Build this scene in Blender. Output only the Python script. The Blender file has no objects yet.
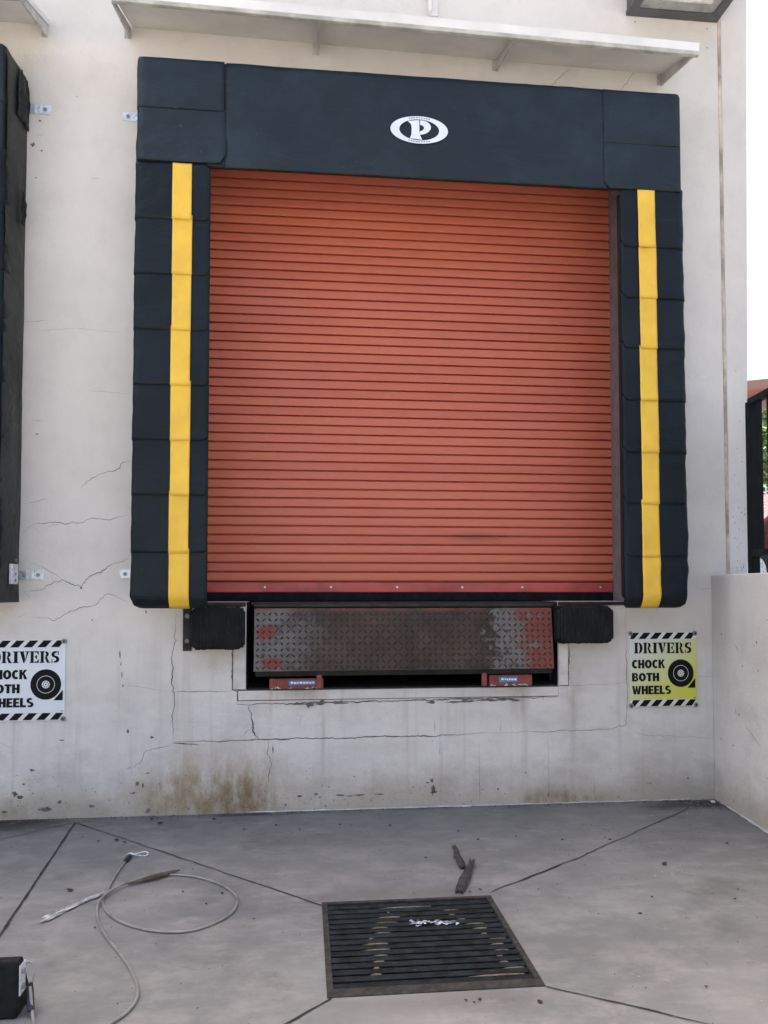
import bpy, bmesh, math, random
from mathutils import Vector, Matrix, noise as mnoise
R = math.radians
random.seed(7)
SC = bpy.context.scene
COL = SC.collection

# ------------------------------------------------------------------ camera, sky, sun, exposure
F, PX, PY = 770.0, 384.0, 560.0
YAW, PIT = R(5.94), R(2.2)
CAM = Vector((0.0, -4.54, 1.285))
FW = Vector((math.sin(YAW)*math.cos(PIT), math.cos(YAW)*math.cos(PIT), math.sin(PIT)))
RT = Vector((math.cos(YAW), -math.sin(YAW), 0.0))
UP = RT.cross(FW)
cd = bpy.data.cameras.new('camera')
cam = bpy.data.objects.new('camera', cd); COL.objects.link(cam)
cd.sensor_fit = 'VERTICAL'; cd.sensor_height = 36.0; cd.lens = 36.0*F/1024.0
cd.shift_y = (PY-512.0)/1024.0
cd.clip_start = 0.05; cd.clip_end = 2000.0
cam.matrix_world = Matrix(((RT.x, UP.x, -FW.x, CAM.x), (RT.y, UP.y, -FW.y, CAM.y), (RT.z, UP.z, -FW.z, CAM.z), (0, 0, 0, 1)))
SC.camera = cam

SUN_EL, SUN_AZ = R(62), R(-40)          # azimuth measured from +Y towards +X: the sun stands behind the building, to the left
world = bpy.data.worlds.new('World'); SC.world = world; world.use_nodes = True
wn = world.node_tree.nodes; wl = world.node_tree.links
bg = wn['Background']; sky = wn.new('ShaderNodeTexSky'); sky.sky_type = 'NISHITA'
sky.sun_disc = False; sky.sun_elevation = SUN_EL; sky.sun_rotation = SUN_AZ
sky.air_density = 1.0; sky.dust_density = 9.0; sky.ozone_density = 0.15
wl.new(sky.outputs[0], bg.inputs[0]); bg.inputs[1].default_value = 0.13
sd = bpy.data.lights.new('sun', 'SUN'); sd.energy = 4.8; sd.angle = R(0.5); sd.color = (1.0, 0.95, 0.88)
sun = bpy.data.objects.new('sun', sd); COL.objects.link(sun)
S = Vector((math.sin(SUN_AZ)*math.cos(SUN_EL), math.cos(SUN_AZ)*math.cos(SUN_EL), math.sin(SUN_EL)))
sun.rotation_euler = S.to_track_quat('Z', 'Y').to_euler(); sun.location = (-20, 30, 40)
SC.view_settings.view_transform = 'Standard'; SC.view_settings.look = 'None'
SC.view_settings.exposure = 1.95; SC.view_settings.gamma = 1.0
SC.render.engine = 'CYCLES'; SC.cycles.max_bounces = 8

def ray(px, py): return FW + RT*((px-PX)/F) - UP*((py-PY)/F)
def W(px, py, y=0.0):                   # measured point of the photograph on the wall plane (metres)
    r = ray(px, py); return CAM + r*((y-CAM.y)/r.y)
def G(px, py, z=0.0):                   # measured point on the ground (metres)
    r = ray(px, py); return CAM + r*((z-CAM.z)/r.z)

# ------------------------------------------------------------------ mesh builder
class MB:
    def __init__(s): s.v = []; s.f = []; s.m = []
    def add(s, vs, fs, m=0):
        b = len(s.v); s.v += [tuple(v) for v in vs]
        for f in fs: s.f.append(tuple(i+b for i in f)); s.m.append(m)
        return s
    def box(s, x0, x1, y0, y1, z0, z1, m=0):
        vs = [(x, y, z) for x in (x0, x1) for y in (y0, y1) for z in (z0, z1)]
        return s.add(vs, [(0,1,3,2), (4,6,7,5), (0,4,5,1), (2,3,7,6), (0,2,6,4), (1,5,7,3)], m)
    def prism(s, front, back, m=0):
        n = len(front); vs = list(front)+list(back)
        fs = [tuple(range(n)), tuple(range(2*n-1, n-1, -1))]
        for i in range(n): j = (i+1) % n; fs.append((i, i+n, j+n, j))
        return s.add(vs, fs, m)
    def tube(s, pts, r, seg=8, m=0, caps=True):
        pts = [Vector(p) for p in pts]; n = len(pts); vs = []; fs = []
        rr = r if isinstance(r, (list, tuple)) else [r]*n
        for i, p in enumerate(pts):
            t = (pts[min(i+1, n-1)]-pts[max(i-1, 0)]).normalized()
            a = t.cross(Vector((0, 0, 1)))
            if a.length < 0.05: a = t.cross(Vector((1, 0, 0)))
            a.normalize(); b = a.cross(t)
            for k in range(seg):
                g = 2*math.pi*k/seg; vs.append(p+(a*math.cos(g)+b*math.sin(g))*rr[i])
        for i in range(n-1):
            for k in range(seg):
                k2 = (k+1) % seg; fs.append((i*seg+k, i*seg+k2, (i+1)*seg+k2, (i+1)*seg+k))
        if caps: fs += [tuple(range(seg-1, -1, -1)), tuple(range((n-1)*seg, n*seg))]
        return s.add(vs, fs, m)
    def disc(s, c, r, axis, h, seg=16, m=0):   # short cylinder from c along axis
        c = Vector(c); axis = Vector(axis).normalized()
        return s.tube([c, c+axis*h], r, seg, m)
    def poly(s, pts, m=0): return s.add(pts, [tuple(range(len(pts)))], m)
    def build(s, name, mats, parent=None, smooth=False, bevel=0, seg=2, solid=0, angle=40, sharp=35):
        off = Vector((0, 0, 0)); p = parent
        while p is not None: off += Vector(p.location); p = p.parent
        me = bpy.data.meshes.new(name)
        me.from_pydata([(x-off.x, y-off.y, z-off.z) for x, y, z in s.v], [], s.f)
        for mm in (mats if isinstance(mats, (list, tuple)) else [mats]): me.materials.append(mm)
        me.polygons.foreach_set('material_index', s.m)
        bm = bmesh.new(); bm.from_mesh(me); bmesh.ops.recalc_face_normals(bm, faces=bm.faces); bm.to_mesh(me); bm.free()
        if smooth:
            me.polygons.foreach_set('use_smooth', [True]*len(me.polygons))
            if sharp: me.set_sharp_from_angle(angle=R(sharp))
        o = bpy.data.objects.new(name, me); COL.objects.link(o)
        if parent: o.parent = parent
        if solid:
            q = o.modifiers.new('solid', 'SOLIDIFY'); q.thickness = solid; q.offset = 1
        if bevel:
            q = o.modifiers.new('bevel', 'BEVEL'); q.width = bevel; q.segments = seg; q.limit_method = 'ANGLE'; q.angle_limit = R(angle)
        return o

def thing(name, label, cat, loc=(0, 0, 0), group=None):
    o = bpy.data.objects.new(name, None); COL.objects.link(o); o.location = loc; o.empty_display_size = 0.1
    return tag(o, label, cat, group)
def tag(o, label, cat, group=None, kind=None):
    o['label'] = label; o['category'] = cat
    if group: o['group'] = group
    if kind: o['kind'] = kind
    return o
def dup(o, parent=None):
    c = o.copy(); COL.objects.link(c); c.parent = parent
    for ch in list(o.children): dup(ch, c)
    return c

# ------------------------------------------------------------------ materials
class NT:
    def __init__(s, name):
        s.mat = bpy.data.materials.new(name); s.mat.use_nodes = True
        s.t = s.mat.node_tree; s.b = s.t.nodes['Principled BSDF']
        s.co = s.t.nodes.new('ShaderNodeTexCoord').outputs['Object']
        s.geo = s.t.nodes.new('ShaderNodeNewGeometry').outputs['Position']
    def lk(s, a, b):
        if isinstance(a, bpy.types.NodeSocket): s.t.links.new(a, b)
        else:
            if isinstance(a, tuple) and len(a) == 3 and b.type == 'RGBA': a = (*a, 1)
            b.default_value = a
    def map(s, sc, loc=(0, 0, 0), src=None):
        n = s.t.nodes.new('ShaderNodeMapping'); s.t.links.new(src or s.geo, n.inputs[0])
        n.inputs[1].default_value = loc; n.inputs[3].default_value = sc; return n.outputs[0]
    def noise(s, scale, detail=4, rough=0.55, sc=(1, 1, 1), loc=(0, 0, 0), dist=0):
        n = s.t.nodes.new('ShaderNodeTexNoise'); s.t.links.new(s.map(sc, loc), n.inputs['Vector'])
        n.inputs['Scale'].default_value = scale; n.inputs['Detail'].default_value = detail
        n.inputs['Roughness'].default_value = rough; n.inputs['Distortion'].default_value = dist; return n.outputs['Fac']
    def ramp(s, x, a, b, lo=0., hi=1.):
        n = s.t.nodes.new('ShaderNodeMapRange'); n.interpolation_type = 'SMOOTHSTEP'
        s.lk(x, n.inputs[0]); n.inputs[1].default_value = a; n.inputs[2].default_value = b
        n.inputs[3].default_value = lo; n.inputs[4].default_value = hi; return n.outputs[0]
    def math(s, op, a, b=0., c=None):
        n = s.t.nodes.new('ShaderNodeMath'); n.operation = op; s.lk(a, n.inputs[0]); s.lk(b, n.inputs[1])
        if c is not None: s.lk(c, n.inputs[2])
        return n.outputs[0]
    def mix(s, f, a, b, blend='MIX'):
        n = s.t.nodes.new('ShaderNodeMix'); n.data_type = 'RGBA'; n.blend_type = blend
        s.lk(f, n.inputs[0]); s.lk(a, n.inputs[6]); s.lk(b, n.inputs[7]); return n.outputs[2]
    def xyz(s):
        n = s.t.nodes.new('ShaderNodeSeparateXYZ'); s.t.links.new(s.geo, n.inputs[0]); return n.outputs
    def spot(s, c, rad):                 # 1 at the centre, 0 on an ellipsoid of radii rad
        a = s.t.nodes.new('ShaderNodeVectorMath'); a.operation = 'SUBTRACT'; s.t.links.new(s.geo, a.inputs[0]); a.inputs[1].default_value = c
        b = s.t.nodes.new('ShaderNodeVectorMath'); b.operation = 'DIVIDE'; s.t.links.new(a.outputs[0], b.inputs[0]); b.inputs[1].default_value = rad
        l = s.t.nodes.new('ShaderNodeVectorMath'); l.operation = 'LENGTH'; s.t.links.new(b.outputs[0], l.inputs[0])
        return s.ramp(l.outputs['Value'], 0.15, 1.0, 1.0, 0.0)
    def done(s, col, rough=0.7, metal=0., bump=None, bs=0.3, bd=0.01, spec=0.5):
        s.lk(col, s.b.inputs['Base Color']); s.lk(rough, s.b.inputs['Roughness']); s.lk(metal, s.b.inputs['Metallic'])
        s.b.inputs['Specular IOR Level'].default_value = spec
        if bump is not None:
            n = s.t.nodes.new('ShaderNodeBump'); n.inputs['Strength'].default_value = bs; n.inputs['Distance'].default_value = bd
            s.t.links.new(bump, n.inputs['Height']); s.t.links.new(n.outputs[0], s.b.inputs['Normal'])
        return s.mat

def simple(name, col, rough=0.6, metal=0., var=0.25, scale=9., bump=0.15, spec=0.5):
    n = NT(name); f = n.noise(scale, 5)
    d = tuple(c*(1-var) for c in col); e = tuple(min(1, c*(1+var)) for c in col)
    return n.done(n.mix(n.ramp(f, 0.3, 0.7), d, e), n.ramp(n.noise(scale*2.3, 3), 0.3, 0.7, max(0, rough-0.1), min(1, rough+0.1)), metal, n.noise(scale*9, 4), bump, 0.004, spec)

def mat_wall():
    n = NT('painted_concrete'); x, y, z = n.xyz()
    c = n.mix(n.ramp(n.noise(1.1, 6), 0.3, 0.7), (0.635, 0.608, 0.572), (0.705, 0.680, 0.642))
    c = n.mix(n.ramp(n.noise(5, 7, 0.65), 0.42, 0.75, 0, 0.3), c, (0.50, 0.475, 0.45))
    # rain streaks below the pit and the bumpers, dust sticking to the lower metre
    st = n.ramp(n.noise(1.0, 6, 0.65, (14, 1, 0.7)), 0.5, 0.78)
    low = n.ramp(z, 1.3, 0.5)
    c = n.mix(n.math('MULTIPLY', n.math('MULTIPLY', st, low), 0.5), c, (0.36, 0.32, 0.27))
    blotch = n.ramp(n.noise(2.1, 7, 0.7, (1, 1, 1.7)), 0.40, 0.68)
    c = n.mix(n.math('MULTIPLY', n.math('MULTIPLY', blotch, low), 0.5), c, (0.44, 0.42, 0.40))
    splash = n.ramp(n.math('ADD', z, n.math('MULTIPLY', n.noise(4, 6, 0.7), -0.55)), 0.05, -0.28)
    c = n.mix(n.math('MULTIPLY', splash, 0.6), c, (0.33, 0.28, 0.20))
    grit = n.ramp(n.noise(24, 8, 0.75), 0.60, 0.68)
    c = n.mix(n.math('MULTIPLY', n.math('MULTIPLY', grit, splash), 0.8), c, (0.10, 0.09, 0.075))
    for ctr, rad, k, col in (((-0.48, 0, 0.10), (0.62, 0.5, 0.42), 1.0, (0.33, 0.255, 0.15)), ((-0.40, 0, 0.06), (0.34, 0.5, 0.24), 0.95, (0.17, 0.12, 0.065)),
                             ((-0.72, 0, 0.10), (0.30, 0.5, 0.22), 0.8, (0.26, 0.20, 0.11)), ((1.55, 0, 0.02), (0.5, 0.5, 0.12), 0.9, (0.22, 0.16, 0.08)),
                             ((-1.5, 0, 0.02), (0.6, 0.5, 0.14), 0.6, (0.26, 0.21, 0.13)), ((0.0, 0, 0.66), (0.14, 0.5, 0.10), 0.5, (0.24, 0.20, 0.16)),
                             ((1.28, 0, 0.62), (0.10, 0.5, 0.14), 0.55, (0.28, 0.23, 0.17)), ((1.62, 0, 0.72), (0.10, 0.5, 0.32), 0.55, (0.34, 0.29, 0.22)),
                             ((-0.5, 0, 0.86), (0.2, 0.5, 0.10), 0.5, (0.36, 0.31, 0.25))):
        f = n.math('MULTIPLY', n.spot(ctr, rad), n.ramp(n.noise(5, 9, 0.78, (1.7, 1, 0.9)), 0.30, 0.70))
        c = n.mix(n.math('MULTIPLY', f, k), c, col)
    c = n.mix(n.ramp(n.noise(46, 4, 0.6), 0.68, 0.74, 0, 0.35), c, (0.3, 0.28, 0.26))
    h = n.math('ADD', n.noise(3, 4), n.math('MULTIPLY', n.noise(45, 8, 0.75), 0.6))
    return n.done(c, 0.78, 0, h, 0.5, 0.014, 0.2)

def mat_ground():
    n = NT('yard_concrete')
    c = n.mix(n.ramp(n.noise(0.9, 6, 0.6), 0.3, 0.7), (0.116, 0.121, 0.123), (0.178, 0.181, 0.180))
    c = n.mix(n.ramp(n.noise(3.7, 8, 0.7, (1, 1.5, 1)), 0.4, 0.7, 0, 0.5), c, (0.27, 0.262, 0.248))
    c = n.mix(n.ramp(n.noise(2.2, 7, 0.72, loc=(4, 2, 0)), 0.52, 0.72, 0, 0.6), c, (0.085, 0.083, 0.081))
    near_wall = n.ramp(n.math('ADD', n.xyz()[1], n.math('MULTIPLY', n.noise(2.0, 6, 0.7), 0.9)), -0.75, 0.35)  # concrete gets darker towards the wall, broken up by noise
    c = n.mix(n.math('MULTIPLY', near_wall, 0.5), c, (0.085, 0.086, 0.087))
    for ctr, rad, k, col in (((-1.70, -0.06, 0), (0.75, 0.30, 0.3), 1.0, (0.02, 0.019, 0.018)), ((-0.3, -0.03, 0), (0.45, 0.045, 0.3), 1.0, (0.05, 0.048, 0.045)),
                             ((0.2, -0.5, 0), (0.7, 0.25, 0.3), 0.4, (0.10, 0.10, 0.10)), ((-0.66, -1.25, 0), (0.14, 0.07, 0.3), 0.22, (0.30, 0.30, 0.295)),
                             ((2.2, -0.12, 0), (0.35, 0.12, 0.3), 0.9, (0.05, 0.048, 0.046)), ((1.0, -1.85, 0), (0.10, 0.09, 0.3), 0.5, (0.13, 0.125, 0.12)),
                             ((1.11, -1.80, 0), (0.08, 0.12, 0.3), 0.45, (0.14, 0.135, 0.13)), ((-0.95, -0.75, 0), (0.16, 0.14, 0.3), 0.5, (0.11, 0.11, 0.11)),
                             ((0.43, -1.25, 0), (0.55, 0.10, 0.3), 0.55, (0.10, 0.095, 0.09)), ((0.45, -2.12, 0), (0.5, 0.10, 0.3), 0.55, (0.12, 0.11, 0.10))):
        f = n.math('MULTIPLY', n.spot(ctr, rad), n.ramp(n.noise(9, 7, 0.7), 0.2, 0.5)); c = n.mix(n.math('MULTIPLY', f, k), c, col)
    c = n.mix(n.ramp(n.noise(6.5, 9, 0.78, (0.6, 1.6, 1), (9, 1, 0)), 0.50, 0.72, 0, 0.6), c, (0.255, 0.255, 0.25))
    c = n.mix(n.ramp(n.noise(11, 9, 0.8, (1.6, 0.8, 1), (2, 5, 0)), 0.54, 0.72, 0, 0.55), c, (0.085, 0.085, 0.085))
    c = n.mix(n.ramp(n.math('ADD', n.xyz()[1], n.math('MULTIPLY', n.noise(0.8, 5), 1.5)), -2.6, -5.0), c, (0.25, 0.24, 0.225))  # unseen yard behind the camera, lightened to bounce fill under the canopy
    c = n.mix(n.ramp(n.noise(70, 5, 0.7), 0.62, 0.74, 0, 0.6), c, (0.07, 0.065, 0.06))
    c = n.mix(n.ramp(n.noise(38, 5, 0.7, loc=(3, 7, 1)), 0.68, 0.76, 0, 0.5), c, (0.46, 0.45, 0.43))
    h = n.math('ADD', n.noise(5, 5), n.math('MULTIPLY', n.noise(120, 5, 0.7), 0.25))
    return n.done(c, n.ramp(n.noise(2.5, 6), 0.3, 0.7, 0.5, 0.8), 0, h, 0.3, 0.008, 0.4)

def mat_door():
    n = NT('red_door_paint'); x, y, z = n.xyz()
    k = n.math('FLOOR', n.math('DIVIDE', n.math('SUBTRACT', z, 1.3346), 0.0576))
    w = n.t.nodes.new('ShaderNodeTexWhiteNoise'); w.noise_dimensions = '1D'; n.t.links.new(k, w.inputs['W'])
    c = n.mix(n.ramp(w.outputs['Value'], 0, 1, 0.15, 0.85), (0.49, 0.120, 0.074), (0.55, 0.143, 0.087))
    c = n.mix(n.ramp(n.noise(1.0, 5, 0.6, (1.2, 1, 3)), 0.4, 0.7, 0, 0.5), c, (0.57, 0.155, 0.080))
    c = n.mix(n.ramp(n.noise(1.0, 6, 0.7, (5, 1, 30)), 0.55, 0.8, 0, 0.4), c, (0.34, 0.090, 0.058))
    f = n.math('MULTIPLY', n.spot((1.1, 0.28, 1.62), (0.32, 0.5, 0.05)), 0.45); c = n.mix(f, c, (0.17, 0.045, 0.028))
    return n.done(c, n.ramp(n.noise(4, 4), 0.3, 0.7, 0.42, 0.6), 0, n.noise(1.6, 3, 0.5, (1, 1, 4)), 0.12, 0.02, 0.4)

def mat_vinyl(name='black_vinyl', col=(0.0045, 0.0085, 0.0120)):
    n = NT(name)
    c = n.mix(n.ramp(n.noise(2.2, 6, 0.7), 0.35, 0.7), col, tuple(v*1.6 for v in col))
    c = n.mix(n.ramp(n.noise(5, 7, 0.75, loc=(1, 4, 2)), 0.60, 0.80, 0, 0.25), c, (0.08, 0.085, 0.085))
    c = n.mix(n.ramp(n.noise(40, 3, 0.6), 0.72, 0.78, 0, 0.5), c, (0.14, 0.14, 0.135))
    weave = n.noise(420, 2); h = n.math('ADD', n.math('ADD', n.noise(2.6, 5, 0.55, dist=1.6), n.math('MULTIPLY', n.noise(5, 4, 0.5, (0.5, 1, 2.2), (3, 3, 3), 2.2), 0.35)), n.math('MULTIPLY', weave, 0.03))
    return n.done(c, n.ramp(n.noise(3, 5), 0.3, 0.7, 0.38, 0.60), 0, h, 0.45, 0.04, 0.20)

def mat_yellow():
    n = NT('yellow_vinyl')
    c = n.mix(n.ramp(n.noise(6, 6, 0.6), 0.3, 0.7), (0.70, 0.43, 0.045), (0.80, 0.51, 0.055))
    c = n.mix(n.ramp(n.noise(14, 6, 0.7), 0.62, 0.8, 0, 0.5), c, (0.42, 0.28, 0.06))
    return n.done(c, 0.5, 0, n.noise(7, 4), 0.25, 0.01, 0.4)

def mat_lip():
    n = NT('worn_tread_plate'); x, y, z = n.xyz()
    c = n.mix(n.ramp(n.noise(6, 8, 0.7), 0.3, 0.7), (0.026, 0.0165, 0.012), (0.062, 0.040, 0.029))
    nz = n.math('MULTIPLY', n.math('SUBTRACT', n.noise(7, 7, 0.7), 0.5), 0.8)
    xa = n.math('ADD', x, nz)
    steel = n.math('ADD', n.ramp(xa, 0.10, -0.12), n.ramp(xa, 1.14, 1.20))
    c = n.mix(n.math('MULTIPLY', steel, n.ramp(n.noise(16, 6, 0.7), 0.25, 0.5)), c, (0.125, 0.118, 0.112))
    red = n.ramp(xa, 1.27, 1.35)
    c = n.mix(n.math('MULTIPLY', red, 0.9), c, (0.165, 0.040, 0.028))
    for ctr, rad in (((-0.215, -0.05, 1.04), (0.10, 0.3, 0.075)), ((-0.18, -0.05, 0.86), (0.11, 0.3, 0.06))):
        c = n.mix(n.math('MULTIPLY', n.ramp(n.math('ADD', n.spot(ctr, rad), n.math('MULTIPLY', n.math('SUBTRACT', n.noise(22, 8, 0.85), 0.5), 4.0)), 0.35, 0.75), n.ramp(n.spot(ctr, tuple(v*1.5 for v in rad)), 0.05, 0.4)), c, (0.17, 0.036, 0.032))
    edge = n.math('MULTIPLY', n.ramp(z, 1.145, 1.175), n.ramp(n.noise(9, 6, 0.7), 0.4, 0.6))
    c = n.mix(n.math('MULTIPLY', edge, 0.8), c, (0.20, 0.05, 0.04))
    sc = n.ramp(n.noise(1, 8, 0.8, (26, 1, 3)), 0.60, 0.68); mk = n.math('ADD', n.spot((0.42, 0, 1.0), (0.16, 1, 0.3)), n.spot((1.15, 0, 1.02), (0.10, 1, 0.2)))
    c = n.mix(n.math('MULTIPLY', sc, n.ramp(mk, 0, 0.6)), c, (0.42, 0.41, 0.39))
    c = n.mix(n.ramp(n.noise(55, 6, 0.8), 0.63, 0.70, 0, 0.6), c, (0.20, 0.18, 0.16))
    return n.done(c, n.ramp(n.noise(9, 5), 0.3, 0.7, 0.4, 0.7), n.math('MULTIPLY', steel, 0.15), n.noise(40, 6, 0.7), 0.3, 0.004, 0.3)

def mat_fade():
    n = NT('faded_yellow_sign'); x, y, z = n.xyz()
    f = n.math('ADD', n.math('MULTIPLY', n.math('SUBTRACT', x, 1.978), 1.15), n.math('MULTIPLY', n.math('SUBTRACT', 1.026, z), 1.5))
    f = n.math('ADD', f, n.math('MULTIPLY', n.math('SUBTRACT', n.noise(5, 3), 0.5), 0.15))
    c = n.mix(n.ramp(f, 0.10, 1.0), (0.64, 0.68, 0.64), (0.60, 0.61, 0.07))
    return n.done(c, 0.4, 0, n.noise(4, 3), 0.05, 0.01)

def mat_leaf(name, a, b):
    n = NT(name); return n.done(n.mix(n.ramp(n.noise(2.2, 3), 0.35, 0.65), a, b), 0.6, 0)

def mat_brick():
    n = NT('red_brick'); t = n.t.nodes.new('ShaderNodeTexBrick'); n.t.links.new(n.map((1, 1, 1), src=n.co), t.inputs[0])
    t.inputs['Color1'].default_value = (0.30, 0.105, 0.070, 1); t.inputs['Color2'].default_value = (0.25, 0.085, 0.055, 1); t.inputs['Mortar'].default_value = (0.30, 0.18, 0.14, 1)
    t.inputs['Scale'].default_value = 4
    return n.done(t.outputs[0], 0.85)

def mat_scuff():
    n = NT('scuffed_rubber')
    c = n.mix(n.ramp(n.noise(9, 6), 0.3, 0.7), (0.006, 0.0065, 0.0075), (0.013, 0.014, 0.016))
    c = n.mix(n.ramp(n.noise(1, 8, 0.75, (60, 8, 11)), 0.54, 0.72, 0, 0.6), c, (0.075, 0.075, 0.08))
    c = n.mix(n.ramp(n.noise(34, 8, 0.8), 0.58, 0.68, 0, 0.45), c, (0.10, 0.10, 0.10))
    return n.done(c, 0.75, 0, n.noise(60, 7, 0.8), 0.5, 0.004, 0.2)

M = dict(
    wall=mat_wall(), ground=mat_ground(), door=mat_door(), vinyl=mat_vinyl(), vinyl_side=mat_vinyl('dusty_side_vinyl', (0.010, 0.011, 0.011)), header=mat_vinyl('flare_veil_header_vinyl', (0.014, 0.0225, 0.030)), sidecloth=mat_vinyl('sun_dulled_vinyl', (0.022, 0.024, 0.023)), yellow=mat_yellow(), lip=mat_lip(), fade=mat_fade(), brick=mat_brick(),  # header vinyl is lightened and blued to carry the lens flare veil
    crack=simple('crack_grey_brown', (0.10, 0.09, 0.08), 0.9), chip=simple('bare_concrete_chip', (0.13, 0.125, 0.12), 0.9, scale=30, var=0.4),  # cracks are drawn in a dark grey-brown
    paler=simple('paler_patch_paint', (0.60, 0.58, 0.54), 0.8, scale=6), caulk=simple('white_caulk', (0.42, 0.43, 0.44), 0.6, scale=14, var=0.3),
    joint=simple('joint_filler', (0.016, 0.015, 0.014), 0.9), lipedge=simple('drip_edge_paint', (0.42, 0.41, 0.37), 0.6), bracket=simple('bracket_paint', (0.46, 0.45, 0.44), 0.6, scale=8), canopy=simple('canopy_paint', (0.70, 0.685, 0.66), 0.6, scale=3, var=0.1),
    frame_paint=simple('jamb_paint', (0.17, 0.155, 0.165), 0.6, var=0.15), rubber=simple('bumper_rubber', (0.007, 0.0075, 0.0085), 0.75, scale=18, var=0.6, bump=0.6, spec=.2),
    scuff=mat_scuff(), black=simple('black_paint', (0.010, 0.012, 0.014), 0.45, var=0.2),
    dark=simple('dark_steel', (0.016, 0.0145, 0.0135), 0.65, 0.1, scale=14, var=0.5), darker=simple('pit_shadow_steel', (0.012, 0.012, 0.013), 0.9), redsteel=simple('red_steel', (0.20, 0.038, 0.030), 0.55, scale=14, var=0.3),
    blue=simple('blue_sticker', (0.03, 0.16, 0.38), 0.4), zinc=simple('zinc_plate', (0.66, 0.70, 0.75), 0.35, 0.45, scale=20, var=0.15), screw=simple('screw_steel', (0.23, 0.235, 0.24), 0.55, 0.2, scale=30),
    signwhite=simple('sign_white', (0.66, 0.71, 0.76), 0.4, var=0.05, scale=3, bump=0.03), signband=simple('sign_band_white', (0.66, 0.68, 0.68), 0.45, var=0.05, scale=3, bump=0.03), ink=simple('sign_ink', (0.006, 0.007, 0.008), 0.6, spec=.15), logo=simple('logo_white', (0.68, 0.74, 0.82), 0.5, var=0.05),
    rust=simple('rusty_sealant', (0.50, 0.42, 0.35), 0.85, scale=7, var=0.4), grate=simple('grate_iron', (0.007, 0.0105, 0.0125), 0.55, 0.1, scale=16, var=0.8, bump=0.5, spec=.25), grateframe=simple('grate_frame_iron', (0.018, 0.0165, 0.015), 0.85, 0.0, scale=22, var=0.6, bump=0.6),
    slivers=simple('ledge_light_tan', (0.16, 0.135, 0.085), 0.9, scale=40, var=0.35), cable=simple('coated_cable', (0.21, 0.21, 0.205), 0.4, 0.2, scale=12), sleeve=simple('black_sleeve', (0.012, 0.012, 0.012), 0.5),
    tape=simple('tattered_white_tape', (0.36, 0.36, 0.36), 0.7, scale=24, var=0.4), olive=simple('dry_stalk', (0.085, 0.075, 0.045), 0.9, scale=20, var=0.4), bark=simple('dark_bark', (0.034, 0.031, 0.029), 0.95, scale=30, var=0.5, bump=0.8),
    leafscrap=simple('dead_leaf', (0.022, 0.020, 0.018), 0.9, scale=20), rubble=simple('pale_rubble', (0.36, 0.355, 0.335), 0.9, scale=18), paper=simple('torn_paper', (0.34, 0.39, 0.44), 0.7, scale=60, var=0.7),
    fixture=simple('bronze_fixture', (0.075, 0.078, 0.085), 0.45, scale=6, var=0.15), lens=simple('frosted_lens', (0.30, 0.31, 0.30), 0.25, scale=5, var=0.25), tubeglow=simple('white_lamp_tube', (0.55, 0.55, 0.52), 0.3), fence=simple('black_fence_paint', (0.004, 0.0055, 0.007), 0.5, spec=.15),
    asphalt=simple('raised_asphalt', (0.10, 0.098, 0.095), 0.9, scale=3), roof=simple('roof_felt', (0.25, 0.24, 0.23), 0.9), glass=simple('dark_window_glass', (0.02, 0.025, 0.03), 0.1), whitepaint=simple('white_trim', (0.72, 0.71, 0.68), 0.6),
    carred=simple('maroon_car_paint', (0.06, 0.005, 0.009), 0.25, 0.1, var=0.1), tyre=simple('tyre_rubber', (0.015, 0.015, 0.015), 0.85), trunk=simple('tree_bark', (0.10, 0.075, 0.05), 0.9),
    leaf=mat_leaf('green_leaves', (0.05, 0.10, 0.02), (0.11, 0.19, 0.045)))

def fbm(x, y, z, o=3):
    s = 0; a = 1
    for k in range(o): s += a*mnoise.noise((x, y, z)); x *= 2.03; y *= 2.03; z *= 2.03; a *= .5
    return s

# ------------------------------------------------------------------ ground
gx0, gx1, gy0, gy1 = 0.078, 0.785, -2.062, -1.320      # the drain opening
g = MB()
xs = [-120, gx0, gx1, 120]; ys = [-120, gy0, gy1, 160]
for i in range(3):
    for j in range(3):
        if (i, j) == (1, 1): continue
        g.poly([(xs[i], ys[j], 0), (xs[i+1], ys[j], 0), (xs[i+1], ys[j+1], 0), (xs[i], ys[j+1], 0)])
d = -0.30
g.poly([(gx0, gy0, d), (gx1, gy0, d), (gx1, gy1, d), (gx0, gy1, d)], 2)
for a, b in (((gx0, gy0), (gx1, gy0)), ((gx1, gy0), (gx1, gy1)), ((gx1, gy1), (gx0, gy1)), ((gx0, gy1), (gx0, gy0))):
    g.poly([(*a, 0), (*b, 0), (*b, d), (*a, d)], 2)
def ribbon(mb, pts, nrm, w, lift, m, jit=0.0, step=0.03, taper=True, seed=0):
    pts = [Vector(p) for p in pts]; nrm = Vector(nrm); q = []
    for a, b in zip(pts[:-1], pts[1:]):
        k = max(1, int((b-a).length/step))
        for i in range(k): q.append(a.lerp(b, i/k))
    q.append(pts[-1]); n = len(q); L = []
    for i, p in enumerate(q):
        t = (q[min(i+1, n-1)]-q[max(0, i-1)]).normalized(); s_ = t.cross(nrm)
        j = jit*fbm(p.x*11+seed, p.z*11+p.y*11, seed*1.7)+jit*.75*fbm(p.x*47+seed, p.z*47+p.y*47, seed*2.9)
        ww = w*(0.55+0.9*abs(fbm(p.x*9+5, p.z*9+p.y*9, 3+seed)))
        if taper: ww *= min(1, 0.25+3*min(i, n-1-i)/max(1, n))
        c = p + s_*j + nrm*lift
        L.append((c+s_*ww*0.5, c-s_*ww*0.5))
    vs = [v for pr in L for v in pr]
    mb.add(vs, [(2*i, 2*i+1, 2*i+3, 2*i+2) for i in range(n-1)], m)
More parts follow.
